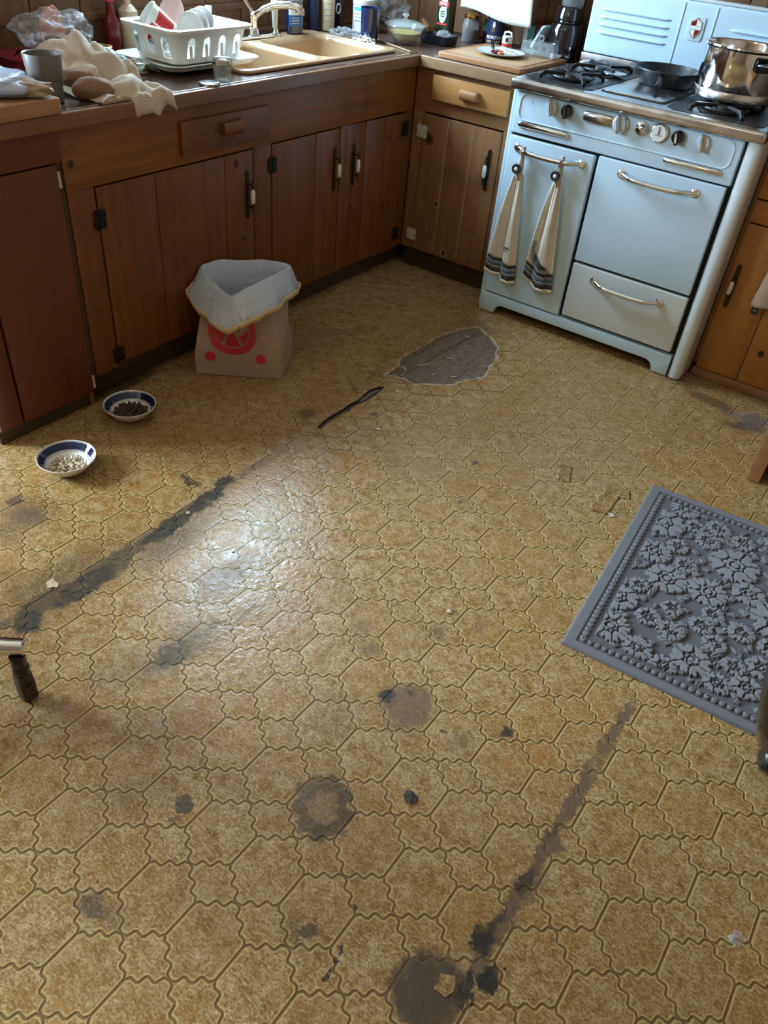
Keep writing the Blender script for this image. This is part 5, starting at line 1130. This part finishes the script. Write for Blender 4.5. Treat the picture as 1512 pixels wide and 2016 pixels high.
# ---- cluttered back left corner
dp = thing('maroon_casserole', 'dark maroon lidded casserole behind the grey cup', 'casserole', (-.42, -1.47, CZ))
MB().loft([[(x, y, z) for x, y in rrect(-.50 - d, -.34 + d, -1.60 - d, -1.34 + d, .04, 5)] for d, z in ((-.02, CZ + .0006), (-.005, CZ + .01), (.0, CZ + .045), (.008, CZ + .048))], cap0=True, cap1=True).build('dish', M['redglass'], dp)
MB().loft([[(x, y, z) for x, y in rrect(-.50 - d, -.34 + d, -1.60 - d, -1.34 + d, .04, 5)] for d, z in ((.008, CZ + .0485), (.0, CZ + .056), (-.05, CZ + .062))], cap1=True).build('lid', M['redglass'], dp)
MB().lathe([(.014, 0), (.014, .012), (.024, .018), (.024, .026), (.01, .030)], 16, TR(-.43, -1.42, CZ + .062), cap1=True).build('lid_knob', M['black'], dp)
fb = lump(.085, .12, .052, .35, 2.2, 11, CZ + .064)(TR(-.44, -1.41, CZ + .105)); solo(fb, 'plastic_produce_bag', M['film'], 'clear crinkled plastic bag lying on the maroon casserole', 'plastic bag', smooth=80)
fb = lump(.10, .11, .085, .3, 1.8, 15, CZ + .001)(TR(-.50, -1.72, CZ + .085)); solo(fb, 'bulging_plastic_bag', M['film'], 'bulging clear plastic bag at the far left of the counter', 'plastic bag', smooth=80)
fb = lump(.075, .085, .065, .2, 1.6, 31, CZ + .006)(TR(-.50, -1.72, CZ + .075)); solo(fb, 'bagged_loaf', M['splint'], 'tan bread inside the bulging clear plastic bag', 'bread', smooth=80)
fb = lump(.020, .045, .070, .2, 2.2, 19, CZ + .001)(TR(-.598, -1.30, CZ + .072)); solo(fb, 'orange_pouch', M['orange'], 'orange pouch leaning on the wall behind the casserole', 'pouch', smooth=80)
def bottle(name, label, x, y, prof, mats, mi, cat='bottle', n=28, z0=None, parts=()):
    z0 = CZ + .0006 if z0 is None else z0
    r = thing(name, label, cat, (x, y, z0)); MB().lathe([(a, z0 + b) for a, b in prof], n, TR(x, y, 0), mi=mi, cap0=True, cap1=True).build('bottle_body', mats, r)
    return r
r = bottle('red_bottle', 'deep red plastic bottle by the wall left of the dish rack', -.575, -1.075, [(.026, 0), (.028, .004), (.028, .085), (.022, .10), (.015, .115), (.014, .15)], M['redglass'], 0)
MB().lathe([(.016, 0), (.016, .03), (.008, .035)], 16, TR(-.575, -1.075, CZ + .151), cap0=True, cap1=True).build('cap', M['red'], r)
r = bottle('cream_bottle', 'cream squeeze bottle with a rounded shoulder by the wall behind the dish rack', -.575, -1.0, [(.030, 0), (.034, .004), (.034, .08), (.030, .088), (.034, .10), (.033, .12), (.020, .135), (.013, .14), (.012, .16)], M['cream_pl'], 0)
MB().lathe([(.015, 0), (.012, .03)], 16, TR(-.575, -1.0, CZ + .162), cap0=True, cap1=True).build('cap', M['white_pl'], r)
# jar lids in a mint plastic bag
for k, (x, y, n) in enumerate(((-.47, -1.215, 4), (-.265, -1.238, 3))):
    for j in range(n):
        z = CZ + .0006 + j * .0112; o = MB().lathe([(.040, 0), (.041, .002), (.041, .009), (.039, .0105), (.032, .0108), (.031, .0098)], 28, TR(x + .002 * sin(j * 2.1), y + .002 * cos(j * 3), z), cap0=True, cap1=True)
        solo(o, 'jar_lid', M['gold'] if j % 2 else M['steel'], '%s jar lid, %s from the bottom in the %s stack of lids' % ('brass' if j % 2 else 'silver', ['lowest', 'second', 'third', 'fourth'][j], 'back' if k == 0 else 'front'), 'jar lid', 'jar lids in the mint bag')
fb = MB().grid(26, 20, lambda u, v: (-.54 + .34 * u, -1.275 + .075 * v, CZ + .003 + (.050 * (.25 + .75 * sin(pi * min(1, v * 1.15)))) * (1 if u < .4 else 1 - .45 * sin(pi * (u - .4) * 1.4)) + .010 * mnoise.noise(Vector((u * 9, v * 6, 3)))))
solo(fb, 'mint_bag', M['mintfilm'], 'thin mint green plastic bag draped over the stacked jar lids', 'plastic bag', smooth=80)

# ---- dish rack
RZ0 = .9200
rk = thing('dish_rack', 'white plastic dish rack with arched slots on a drip tray', 'dish rack', (-.285, -1.0, RZ0))
L = [[(x, y, z) for x, y in rrect(-.43 - d, -.128 + d, -1.205 - d, -.795 + d, .05, 6)] for d, z in ((-.03, RZ0), (-.012, RZ0 + .001), (.002, RZ0 + .016), (.006, RZ0 + .018), (.002, RZ0 + .020), (-.012, RZ0 + .006), (-.04, RZ0 + .005))]
MB().loft(L, cap0=True, cap1=True).build('drip_tray', M['white_pl'], rk)
def rl(d, z): return [(x, y, z) for x, y in rrect(-.412 - d, -.158 + d, -1.165 - d, -.815 + d, .04, 6)]
bas = MB().loft([rl(-.030, RZ0 + .010), rl(-.022, RZ0 + .012), rl(-.004, 1.022), rl(.012, 1.024), rl(.013, 1.033), rl(-.004, 1.034), rl(-.010, 1.028), rl(-.026, RZ0 + .016)], cap0=True, cap1=True).build('basket', M['white_pl'], rk)
ct_ = MB(); 
def arch(w, h, n=8): return [(-w / 2, 0), (w / 2, 0)] + [(w / 2 * cos(a), h - w / 2 + w / 2 * sin(a)) for a in np.linspace(0, pi, n)]
FA = [(FX @ TR(y, .948, -.20), y) for y in (-1.085, -1.015, -.945, -.875)]
for T, y in FA: ct_.prism(arch(.034, .060), 0, .10, T=T)
FB = [(FY @ TR(x, .948, 1.115), x) for x in (-.36, -.29, -.22)]
for T, x in FB: ct_.prism(arch(.034, .060), 0, .10, T=T)
cu = ct_.build('cutter', M['white_pl'], smooth=0); cutmesh(bas, cu); bpy.data.objects.remove(cu)
bas.data.polygons.foreach_set('use_smooth', [True] * len(bas.data.polygons)); bas.data.set_sharp_from_angle(angle=radians(35))
for y in (-1.085, -1.015, -.945, -.875):
    MB().prism(arch(.012, .046, 6), 0, .003, T=FX @ TR(y, .940, -.1755)).build('slot_tongue', M['white_pl'], rk, smooth=0)
# things in the rack
tb = thing('yogurt_tub', 'white plastic tub with red label tilted in the dish rack', 'tub', (-.36, -1.075, .98))
T = TR(-.335, -1.075, 1.010) @ RZ(-.55) @ RX(.95)
MB().lathe([(.044, -.045), (.046, -.044), (.056, .048), (.059, .049), (.059, .054), (.054, .054), (.044, -.038), (.002, -.040)], 40, T, cap0=True, cap1=True).build('tub_wall', M['white_pl'], tb)
def rring(z): return .0460 + (z + .044) * .1087 + .0008
def lab(a0, a1, z0, z1, n=18): 
    return [(rring(z) * cos(a), rring(z) * sin(a), z) for z in (z0, z1) for a in np.linspace(a0, a1, n)], [(i, i + 1, n + 1 + i, n + i) for i in range(n - 1)]
_lc = T.to_3x3().inverted() @ Vector((.62, -.55, .10)); A0 = math.atan2(_lc.y, _lc.x) + 1.25
for a0, a1, z0, z1, mt in ((-2.6, -1.15, .014, .040, 'red'), (-1.05, -.2, -.030, .030, 'red'), (-2.6, -1.15, -.032, .010, 'st_grey'), (.6, 2.6, -.03, .04, 'red')):
    V, F = lab(a0 + A0, a1 + A0, z0, z1); MB().add(V, F, T=T).build('label_panel', M[mt], tb, smooth=60)
for k in range(6):
    V, F = lab(-2.5 + A0, -1.3 + A0, -.026 + k * .006, -.0235 + k * .006); MB().add([(x * 1.004, y * 1.004, z) for x, y, z in V], F, T=T).build('label_line', M['white'], tb, smooth=60)
o = solo(MB().lathe([(.035, .0), (.062, .004), (.078, .012), (.079, .014), (.061, .008), (.002, .005)], 36, TR(-.372, -.975, 1.02) @ RZ(-.15) @ RX(1.25), cap0=True), 'side_plate', M['ceramic'], 'white plate standing behind the tub in the dish rack', 'plate')
for k in range(3):
    T = TR(-.245 - .01 * k, -.995 + .036 * k, 1.015 + .004 * k) @ RZ(.25) @ RX(radians(78))
    o = MB().lathe([(.030, .0), (.033, .002), (.046, .020), (.050, .034), (.049, .036), (.043, .022), (.002, .006)], 32, T, cap0=True, cap1=True)
    solo(o, 'white_dish', M['ceramic'], ['small white dish on edge in the rack, foot ring facing out', 'white dish on edge in the rack, between two others', 'white dish on edge in the rack, nearest to the sink'][k], 'dish', 'white dishes in the dish rack')
uw = thing('white_spatula', 'white plastic utensil handle sticking up from the dish rack', 'utensil', (-.27, -.90, .95))
MB().tube([(-.27, -.905, .945), (-.275, -.90, 1.02), (-.285, -.89, 1.075)], [.006, .009, .012], 10).build('handle', M['white_pl'], uw)
# ---- small jar and lid on the front of the counter
gj = thing('small_glass_jar', 'small faceted glass jar with white lid at the counter front', 'jar', (-.03, -1.088, CZ))
MB().lathe([(.024, CZ + .0006), (.027, CZ + .003), (.029, CZ + .02), (.031, CZ + .048), (.032, CZ + .052), (.030, CZ + .052), (.027, CZ + .02), (.024, CZ + .006), (.002, CZ + .005)], 12, TR(-.03, -1.088, 0), cap0=True, cap1=True).build('glass_wall', M['glass'], gj, smooth=0)
MB().lathe([(.033, 0), (.034, .002), (.034, .013), (.032, .015), (.029, .0145)], 28, TR(-.03, -1.088, CZ + .0525), cap0=True, cap1=True).build('lid', M['steel'], gj)
solo(MB().lathe([(.032, 0), (.033, .002), (.033, .007), (.031, .008)], 28, TR(-.018, -1.160, CZ + .0006), cap0=True, cap1=True), 'loose_jar_lid', M['oldchrome'], 'loose flat jar lid lying beside the small glass jar', 'jar lid')

# ---- dish soap on the sink ledge
ds = thing('dish_soap', 'dark blue dish soap bottle with white and blue label on the sink ledge', 'bottle', (-.488, -.205, .9187)); Z = .9188
def oval(w, d, z): return [(x, y, z) for x, y in ellipse(d, w, 28, -.488, -.205)]
MB().loft([oval(.040, .024, Z), oval(.044, .027, Z + .004), oval(.047, .028, Z + .05), oval(.042, .026, Z + .10), (oval(.044, .026, Z + .135)), oval(.034, .022, Z + .165), oval(.015, .013, Z + .18)], cap0=True, cap1=True).build('bottle_body', M['navy'], ds)
MB().lathe([(.013, 0), (.013, .02), (.008, .03)], 16, TR(-.488, -.205, Z + .181), cap1=True).build('cap', M['white_pl'], ds)
def soap_pt(a, z, off=.0008):     # a: -1..1 across the label, on the room side
    w = .0465 + off; d = .0278 + off; th = a * 1.05 - .45
    return (-.488 + d * cos(th), -.205 + w * sin(th) , z)
def soap_patch(a0, a1, z0, z1, mt, nm, off=.0008):
    n = 14; V = [soap_pt(a0 + (a1 - a0) * i / n, z, off) for z in (z0, z1) for i in range(n + 1)]; MB().add(V, [(i, i + 1, n + 2 + i, n + 1 + i) for i in range(n)]).build(nm, M[mt], ds, smooth=60)
soap_patch(-.85, .8, Z + .070, Z + .150, 'white', 'label_top'); soap_patch(-.8, .8, Z + .032, Z + .070, 'blue', 'label_bottom'); soap_patch(-.8, .8, Z + .122, Z + .131, 'lightblue', 'label_cloud', .0012)
V, F = text('DAWN', .022, .0006); MB().add([soap_pt(x / .042, y + Z + .112, .0016) for x, y, _ in V], F).build('brand_lettering', M['navypl'], ds, smooth=0)
for k, (w, zz) in enumerate(((.4, .092), (.5, .086), (.45, .080))): soap_patch(-.1, w, Z + zz, Z + zz + .0028, 'navypl', 'label_line', .0014)
for k in range(3): soap_patch(-.45, .35, Z + .040 + k * .009, Z + .0425 + k * .009, 'white', 'label_line', .0014)

# ---- back corner bottles
r = bottle('navy_bottle', 'slim navy bottle standing by the wall behind the dish soap', -.565, .01, [(.022, 0), (.025, .003), (.025, .14), (.012, .16), (.012, .19)], M['navypl'], 0)
r = bottle('lotion_bottle', 'pale cream lotion bottle with printed lines in the corner', -.53, .068, [(.026, 0), (.029, .003), (.030, .13), (.026, .145), (.011, .152), (.011, .18)], M['cream_pl'], 0)
for k in range(4):
    V, F = patch(-.016, .016, -.001, .001, 6); MB().add(wrap(V, .0305, CZ + .04 + k * .022, -.9), F, T=TR(-.53, .068, 0)).build('print_line', M['st_grey'], r, smooth=0)
ld_ = thing('black_ladle', 'black ladle with a ring end leaning in the corner', 'ladle', (-.50, .15, CZ))
MB().box(-.555, -.525, .145, .18, CZ + .0006, CZ + .13).build('holder', M['black'], ld_, bevel=.006)
MB().tube([(-.512 + .0, .118 + .014 * cos(a), CZ + .085 + .018 * sin(a)) for a in np.linspace(0, 2 * pi, 20, endpoint=False)], .004, 8, closed=True).build('hanging_ring', M['oldchrome'], ld_)
MB().tube([(-.512, .125, CZ + .068), (-.505, .13, CZ + .04), (-.50, .135, CZ + .002)], [.004, .006, .008], 8).build('handle', M['black'], ld_)
wp = thing('wipes_tub', 'white cylinder tub of wipes with blue-banded printed label', 'tub', (-.44, .21, CZ)); T = TR(-.44, .21, 0)
MB().lathe([(.046, CZ + .0006), (.048, CZ + .003), (.048, CZ + .105)], 36, T, cap0=True, cap1=True).build('tub_wall', M['white_pl'], wp)
MB().lathe([(.049, 0), (.050, .002), (.050, .020), (.046, .024), (.004, .025)], 36, T @ TR(0, 0, CZ + .1055), cap0=True, cap1=True).build('lid', M['white_pl'], wp)
def on_tub(nm, mt, x0, x1, y0, y1, r=.0486, off=0, c=-.95):
    V, F = patch(x0, x1, y0, y1); MB().add(wrap(V, r + off, CZ, c), F, T=T).build(nm, M[mt], wp, smooth=60)
on_tub('label_band', 'lightblue', -.048, .048, .084, .098); on_tub('label_rule', 'black_p', .004, .006, .045, .083, off=.0003)
for k in range(3): on_tub('label_rule', 'black_p', -.040, -.004, .045 + k * .014, .0465 + k * .014, off=.0003)
for k in range(5): on_tub('label_line', 'st_grey', .010, .042, .038 + k * .008, .0395 + k * .008, off=.0003)
nc = solo(MB().lathe([(.034, CZ + .0006), (.036, CZ + .003), (.041, CZ + .122), (.0425, CZ + .126), (.039, CZ + .124), (.034, CZ + .01), (.002, CZ + .008)], 36, TR(-.265, .025, 0), cap0=True, cap1=True), 'navy_tumbler', M['navy'], 'glossy navy blue tumbler at the back of the sink', 'tumbler')
fb = lump(.055, .07, .018, .5, 3.0, 21, CZ + .001)(TR(-.37, -.015, CZ + .018)); solo(fb, 'crumpled_film', M['film'], 'crumpled clear plastic film behind the sink rim', 'plastic film', smooth=60)
fb = lump(.045, .028, .013, .6, 3.5, 25, CZ + .001)(TR(-.245, -.035, CZ + .013)); solo(fb, 'foil_scrap', M['foil'], 'crumpled foil scrap beside the navy tumbler', 'foil', smooth=0)
# ---- glass bowl with yellow mix and lid
gb = thing('glass_bowl', 'glass mixing bowl of yellow batter with a glass lid', 'bowl', (-.165, .145, CZ)); T = TR(-.165, .145, 0)
MB().lathe([(.035, CZ + .0006), (.045, CZ + .004), (.068, CZ + .028), (.080, CZ + .060), (.084, CZ + .066), (.083, CZ + .069), (.078, CZ + .062), (.064, CZ + .030), (.042, CZ + .008), (.002, CZ + .006)], 40, T, cap0=True, cap1=True).build('glass_wall', M['glass'], gb)
MB().lathe([(.040, CZ + .009), (.060, CZ + .028), (.069, CZ + .044), (.066, CZ + .046), (.002, CZ + .043)], 32, T, cap0=True, cap1=True).build('batter', M['yellow'], gb)
MB().lathe([(.090, CZ + .0705), (.088, CZ + .074), (.060, CZ + .085), (.02, CZ + .091), (.008, CZ + .092), (.007, CZ + .100), (.014, CZ + .106), (.012, CZ + .112), (.002, CZ + .113)], 40, T, cap0=True, cap1=True).build('lid', M['glass'], gb)
fb = lump(.055, .11, .065, .4, 2.4, 41, CZ + .001)(TR(-.42, .40, CZ + .10)); solo(fb, 'cling_bag', M['film'], 'shiny clear bag piled in the corner behind the glass bowl', 'plastic bag', smooth=70)
solo(MB().tube([(-.262, .085, CZ + .0036), (-.02, -.012, CZ + .0036)], [.0032, .0022], 8), 'chopstick', M['board'], 'single pale wooden chopstick beside the sink corner', 'chopstick')
bx_ = thing('black_tray', 'low black plastic tray in front of the oil bottle', 'tray', (-.085, .30, CZ))
MB().loft([[(x, y, z) for x, y in rrect(-.155 - d, -.02 + d, .255 - d, .355 + d, .012, 3)] for d, z in ((-.004, CZ + .0006), (0, CZ + .004), (.004, CZ + .036), (.001, CZ + .037), (-.003, CZ + .012))], cap0=True, cap1=True).build('tray_wall', M['black'], bx_)
lump(.03, .035, .02, .4, 3, 8, CZ + .014)(TR(-.06, .30, CZ + .034)).build('wrapped_lump', M['film'], bx_, smooth=70)
ob = thing('oil_bottle', 'tall dark green olive oil bottle with a red and white label', 'bottle', (-.175, .49, CZ)); Z = CZ + .0006
def sq(r, z, k=.35): return [(x, y, z) for x, y in [(a - .175, c + .49) for a, c in rrect(-r, r, -r, r, r * k, 4)]]
MB().loft([sq(.030, Z), sq(.033, Z + .003), sq(.033, Z + .15), sq(.026, Z + .17, .7), sq(.014, Z + .20, .98), sq(.013, Z + .25, .98)], cap0=True, cap1=True).build('bottle_body', M['greenglass'], ob)
FO = TR(-.175, .49, 0) @ RZ(-.0) @ FY
MB().prism(ellipse(.020, .034, 24, 0, .092 + Z), .0335, .0341, T=FO).build('label_oval', M['white'], ob, smooth=0); MB().prism(ellipse(.0165, .030, 24, 0, .092 + Z), .0342, .0345, T=FO).build('label_centre', M['mint'], ob, smooth=0)
MB().box(-.026, .026, .050 + Z, .058 + Z, .0335, .0342, T=FO).build('label_band', M['red'], ob); MB().box(-.026, .026, .122 + Z, .142 + Z, .0335, .0341, T=FO).build('label_cap', M['red'], ob)
V, F = text('STAR', .017, .0004); MB().add([(x, y + .132 + Z, .0345) for x, y, _ in V], F, T=FO).build('brand_lettering', M['white'], ob, smooth=0)
for k in range(3): MB().box(-.011, .011, .082 + Z + k * .009, .086 + Z + k * .009, .0346, .0348, T=FO).build('label_line', M['st_dark'], ob)
jr = thing('jam_jar', 'round jar of dark red jam with gold lid behind the cutting board', 'jar', (-.045, .50, CZ)); T = TR(-.045, .50, 0)
MB().lathe([(.034, Z), (.037, Z + .004), (.037, Z + .07), (.030, Z + .085), (.029, Z + .092)], 32, T, cap0=True, cap1=True).build('glass_wall', M['glass'], jr)
MB().lathe([(.033, Z + .004), (.0345, Z + .007), (.0345, Z + .048)], 32, T, cap0=True, cap1=True).build('jam', M['darkjam'], jr)
MB().lathe([(.033, 0), (.034, .002), (.034, .015), (.031, .018), (.004, .018)], 32, T @ TR(0, 0, Z + .0925), cap0=True, cap1=True).build('lid', M['gold'], jr)
jr = thing('teal_jar', 'dark jar with teal label and lid between the jam jar and salt', 'jar', (.018, .575, CZ)); T = TR(.018, .575, 0)
MB().lathe([(.032, Z), (.034, Z + .004), (.034, Z + .085), (.030, Z + .09)], 32, T, cap0=True, cap1=True).build('glass_wall', M['darkjam'], jr)
MB().lathe([(.0346, Z + .048), (.0346, Z + .082)], 32, T).build('label', M['green_pl'], jr)
MB().lathe([(.033, 0), (.034, .002), (.034, .013), (.004, .015)], 32, T @ TR(0, 0, Z + .0905), cap0=True, cap1=True).build('lid', M['gold'], jr)
sa = thing('salt_canister', 'dark navy cardboard salt canister behind the cutting board', 'canister', (.085, .50, CZ)); T = TR(.085, .50, 0)
MB().lathe([(.040, Z), (.041, Z + .001), (.041, Z + .132), (.039, Z + .134)], 36, T, cap0=True, cap1=True).build('canister_wall', M['navypl'], sa)
for body, sz, zz, mt in (('MORTON', .0175, .040, 'white'), ('IODIZED SALT', .0105, .024, 'yellow')):
    V, F = text(body, sz, .0004); MB().add(wrap(V, .0414, Z + zz, -pi / 2 + .42), F, T=T).build('lettering', M[mt], sa, smooth=0)
V = [(.0065 * cos(a), .013 * sin(a) + .004, 0) for a in np.linspace(0, 2 * pi, 18, endpoint=False)]; MB().add(wrap(V, .0414, Z + .085, -pi / 2 + .25), [tuple(range(18))], T=T).build('figure_mark', M['white'], sa, smooth=0)
for s in (-1, 1):
    V = [(s * .002, -.010, 0), (s * .004, -.010, 0), (s * .0055, -.024, 0), (s * .0035, -.024, 0)]; MB().add(wrap(V, .0414, Z + .085, -pi / 2 + .25), [(0, 1, 2, 3)], T=T).build('figure_mark', M['yellow'], sa, smooth=0)
gx = thing('green_carton', 'green carton standing against the wall behind the butter dish', 'carton', (.205, .60, CZ))
MB().box(.18, .24, .58, .63, CZ + .0006, CZ + .10).build('carton_body', M['green_pl'], gx, bevel=.001); MB().box(.182, .205, .5785, .5798, CZ + .03, CZ + .095).build('carton_print', M['white'], gx)
solo(MB().box(.248, .295, .575, .635, CZ + .0006, CZ + .115), 'red_carton', M['redglass'], 'dark red carton beside the green carton at the wall', 'carton', bevel=.002)
solo(MB().tube([(-.20, .44, CZ + .015), (-.215, .40, CZ + .045), (-.235, .385, CZ + .07)], [.012, .016, .010], 8), 'ginger_root', M['worn_x'], 'knobbly brown root leaning left of the oil bottle', 'root')

# ---- cutting board and what lies on it
bz0, bz1 = CZ + .0006, CZ + .0215
cb = thing('cutting_board', 'wooden cutting board with a juice groove beside the stove', 'cutting board', (.29, .22, CZ))
MB().prism(rrect(.088, .492, .016, .420, .02, 5), bz0, bz1).build('board_body', M['boardedge'], cb, bevel=.005, seg=3)
MB().prism(rrect(.118, .462, .046, .390, .012, 4), bz1 + .0002, bz1 + .0016).build('board_top', M['board'], cb, smooth=0)
BT = bz1 + .0018
pl = thing('dinner_plate', 'pale blue-rimmed plate with leftovers on the cutting board', 'plate', (.285, .20, BT)); T = TR(.285, .20, BT)
MB().lathe([(.055, .0), (.060, .001), (.098, .012), (.100, .0145), (.096, .0145), (.060, .0045), (.002, .004)], 44, T, mi=[0, 0, 1, 1, 0, 0], cap0=True, cap1=True).build('plate_body', [M['ceramic'], M['paleblue']], pl)
lump(.020, .030, .007, .4, 3, 3)(T @ TR(-.01, -.015, .012)).build('food_scrap', M['redglass'], pl, smooth=70)
lump(.014, .012, .006, .4, 3, 9)(T @ TR(.015, -.03, .011)).build('food_scrap', M['orange'], pl, smooth=70)
fk = thing('table_fork', 'steel fork lying on the plate', 'fork', (.32, .19, BT + .02)); T = TR(.325, .195, BT + .0215) @ RZ(2.75) @ RY(-.1)
MB().box(-.005, .10, -.004, .004, 0, .002, T=T).build('handle', M['steel'], fk, bevel=.0008)
for k in range(4): MB().box(-.055, -.012, -.0105 + k * .006, -.0075 + k * .006, 0, .002, T=T).build('tine', M['steel'], fk)
MB().box(-.013, -.004, -.0105, .0105, 0, .002, T=T).build('neck', M['steel'], fk, bevel=.0008)
kn = thing('paring_knife', 'black handled knife propped on the plate', 'knife', (.26, .18, BT + .02)); T = TR(.250, .195, BT + .022) @ RZ(-1.2) @ RY(-.45)
MB().box(0, .062, -.008, .008, -.006, .006, T=T).build('handle', M['black'], kn, bevel=.003); MB().prism([(0, -.008), (-.035, -.004), (-.042, .004), (0, .006)], -.0008, .0008, T=T).build('blade', M['steel'], kn)
sh_ = thing('spice_tub', 'small white tub with red label on the cutting board', 'tub', (.228, .352, BT)); T = TR(.228, .352, BT)
MB().lathe([(.021, .0006), (.022, .002), (.022, .050)], 28, T, cap0=True, cap1=True).build('tub_wall', M['white_pl'], sh_); MB().lathe([(.0226, .012), (.0226, .024)], 28, T).build('label_band', M['red'], sh_)
V, F = patch(-.006, .006, -.008, .008, 4); MB().add(wrap(V, .0228, .038, -1.2), F, T=T).build('label_mark', M['black_p'], sh_, smooth=0)
MB().tube([(.018, 0, .051), (.016, 0, .062), (0, 0, .066), (-.016, 0, .062), (-.018, 0, .051)], .004, 8, T=T).build('cap_loop', M['white_pl'], sh_)
bd3 = thing('butter_dish', 'clear pressed-glass butter dish with a ring knob on the cutting board', 'butter dish', (.385, .335, BT)); T = TR(.392, .338, BT + .0006) @ RZ(.12)
MB().loft([[(x, y, z) for x, y in rrect(-.088 - d, .088 + d, -.045 - d, .045 + d, .012, 3)] for d, z in ((-.012, 0), (-.008, .004), (.004, .012), (.002, .014), (-.012, .006))], cap0=True, cap1=True, T=T).build('base_dish', M['glass'], bd3, smooth=0)
MB().loft([[(x, y, z) for x, y in rrect(-.072 + d, .072 - d, -.032 + d, .032 - d, .006, 3)] for d, z in ((0, .0145), (0, .042), (.006, .052), (.010, .054))], cap0=True, cap1=True, T=T).build('cover', M['glass'], bd3, smooth=0)
for k in range(4): MB().lathe([(.010, 0), (.009, .002), (.005, .003)], 12, T @ TR(-.051 + .034 * k, -.0322, .030) @ RX(pi / 2), cap1=True).build('pressed_rosette', M['glass'], bd3)
MB().tube([(.010 * cos(a), 0, .066 + .011 * sin(a)) for a in np.linspace(0, 2 * pi, 16, endpoint=False)], .0038, 8, T=T, closed=True).build('ring_knob', M['glass'], bd3)
# ---- black kettle-like blender base with silver panel, white paper behind
bl = thing('black_blender', 'glossy black blender with a silver button panel beside the stove', 'blender', (.425, .545, CZ)); T = TR(.412, .535, Z) @ Matrix.Diagonal((1.14, 1.14, 1.14, 1))
MB().lathe([(.062, 0), (.066, .004), (.067, .10), (.060, .118), (.050, .124), (.049, .128)], 40, T, cap0=True, cap1=True).build('base_body', M['blackgloss'], bl)
MB().lathe([(.050, .1285), (.053, .132), (.050, .165), (.046, .172), (.004, .174)], 40, T, cap0=True, cap1=True).build('jar_collar', M['blackgloss'], bl)
MB().lathe([(.040, .1745), (.047, .30)], 24, T).build('jar_glass', M['glass'], bl, solid=.003)
TP = TR(.325, .485, Z + .072) @ RZ(-.35) @ RY(.55)
pn = MB().prism(rrect(-.030, .030, -.060, .052, .014, 4), 0, .012, T=TP @ Matrix(((0, 0, -1, 0), (-1, 0, 0, 0), (0, 1, 0, 0), (0, 0, 0, 1))) @ TR(0, 0, 0)).build('control_panel', M['lightblue'] if False else M['enamel'], bl, bevel=.003)
for k in range(4): MB().box(-.0185 + k * .010, -.0115 + k * .010, -.036, -.012, .0122, .0150, T=TP @ Matrix(((0, 0, -1, 0), (-1, 0, 0, 0), (0, 1, 0, 0), (0, 0, 0, 1)))).build('button', M['black'], bl)
MB().box(-.02, .02, .0, .03, .0122, .0136, T=TP @ Matrix(((0, 0, -1, 0), (-1, 0, 0, 0), (0, 1, 0, 0), (0, 0, 0, 1)))).build('display_plate', M['oldchrome'], bl)
solo(MB().prism([(-.04, 0), (.04, 0), (.045, .17), (-.035, .16)], 0, .001, T=TR(.325, .615, CZ + .001) @ RX(pi / 2 - .12) @ RZ(-.12)), 'paper_sheet', M['white'], 'white sheet of paper leaning on the wall left of the blender', 'paper', smooth=0)
# ---- paper towel roll on the wall, one sheet hanging down
pr_ = thing('paper_towel_roll', 'paper towel roll under the wall with a sheet hanging over the canister', 'paper towel', (.12, .45, 1.3))
MB().lathe([(.020, -.14), (.060, -.14), (.060, .14), (.020, .14)], 32, TR(.12, .48, 1.38) @ RY(pi / 2)).build('roll', M['paper'], pr_)
def sheet(u, v):
    x = -.060 + .345 * u + .012 * v * (u - .3); zb = 1.046 + (.012 - 1.046 + 1.0) * 0 - .036 * u + .006 * sin(u * 7); z = 1.38 + (zb - 1.38) * v
    return (x - .03 * (1 - v) * (u - .5), .420 - .012 * sin(v * 2.4) + .008 * sin(u * 6 + v * 2) * v, z)
MB().grid(26, 22, sheet).build('hanging_sheet', M['paper'], pr_, solid=.0012, smooth=70)
for x in (-.035, .275): MB().box(x - .006, x + .006, .47, .642, 1.37, 1.39).build('bracket', M['worn_x'], pr_, bevel=.002)
solo(MB().lathe([(.016, 0), (.018, .003), (.018, .014), (.012, .019)], 20, TR(1.225, .452, 1.2106), cap0=True, cap1=True), 'black_knob_cap', M['blackgloss'], 'small black cap lying on top of the stove backguard', 'cap')
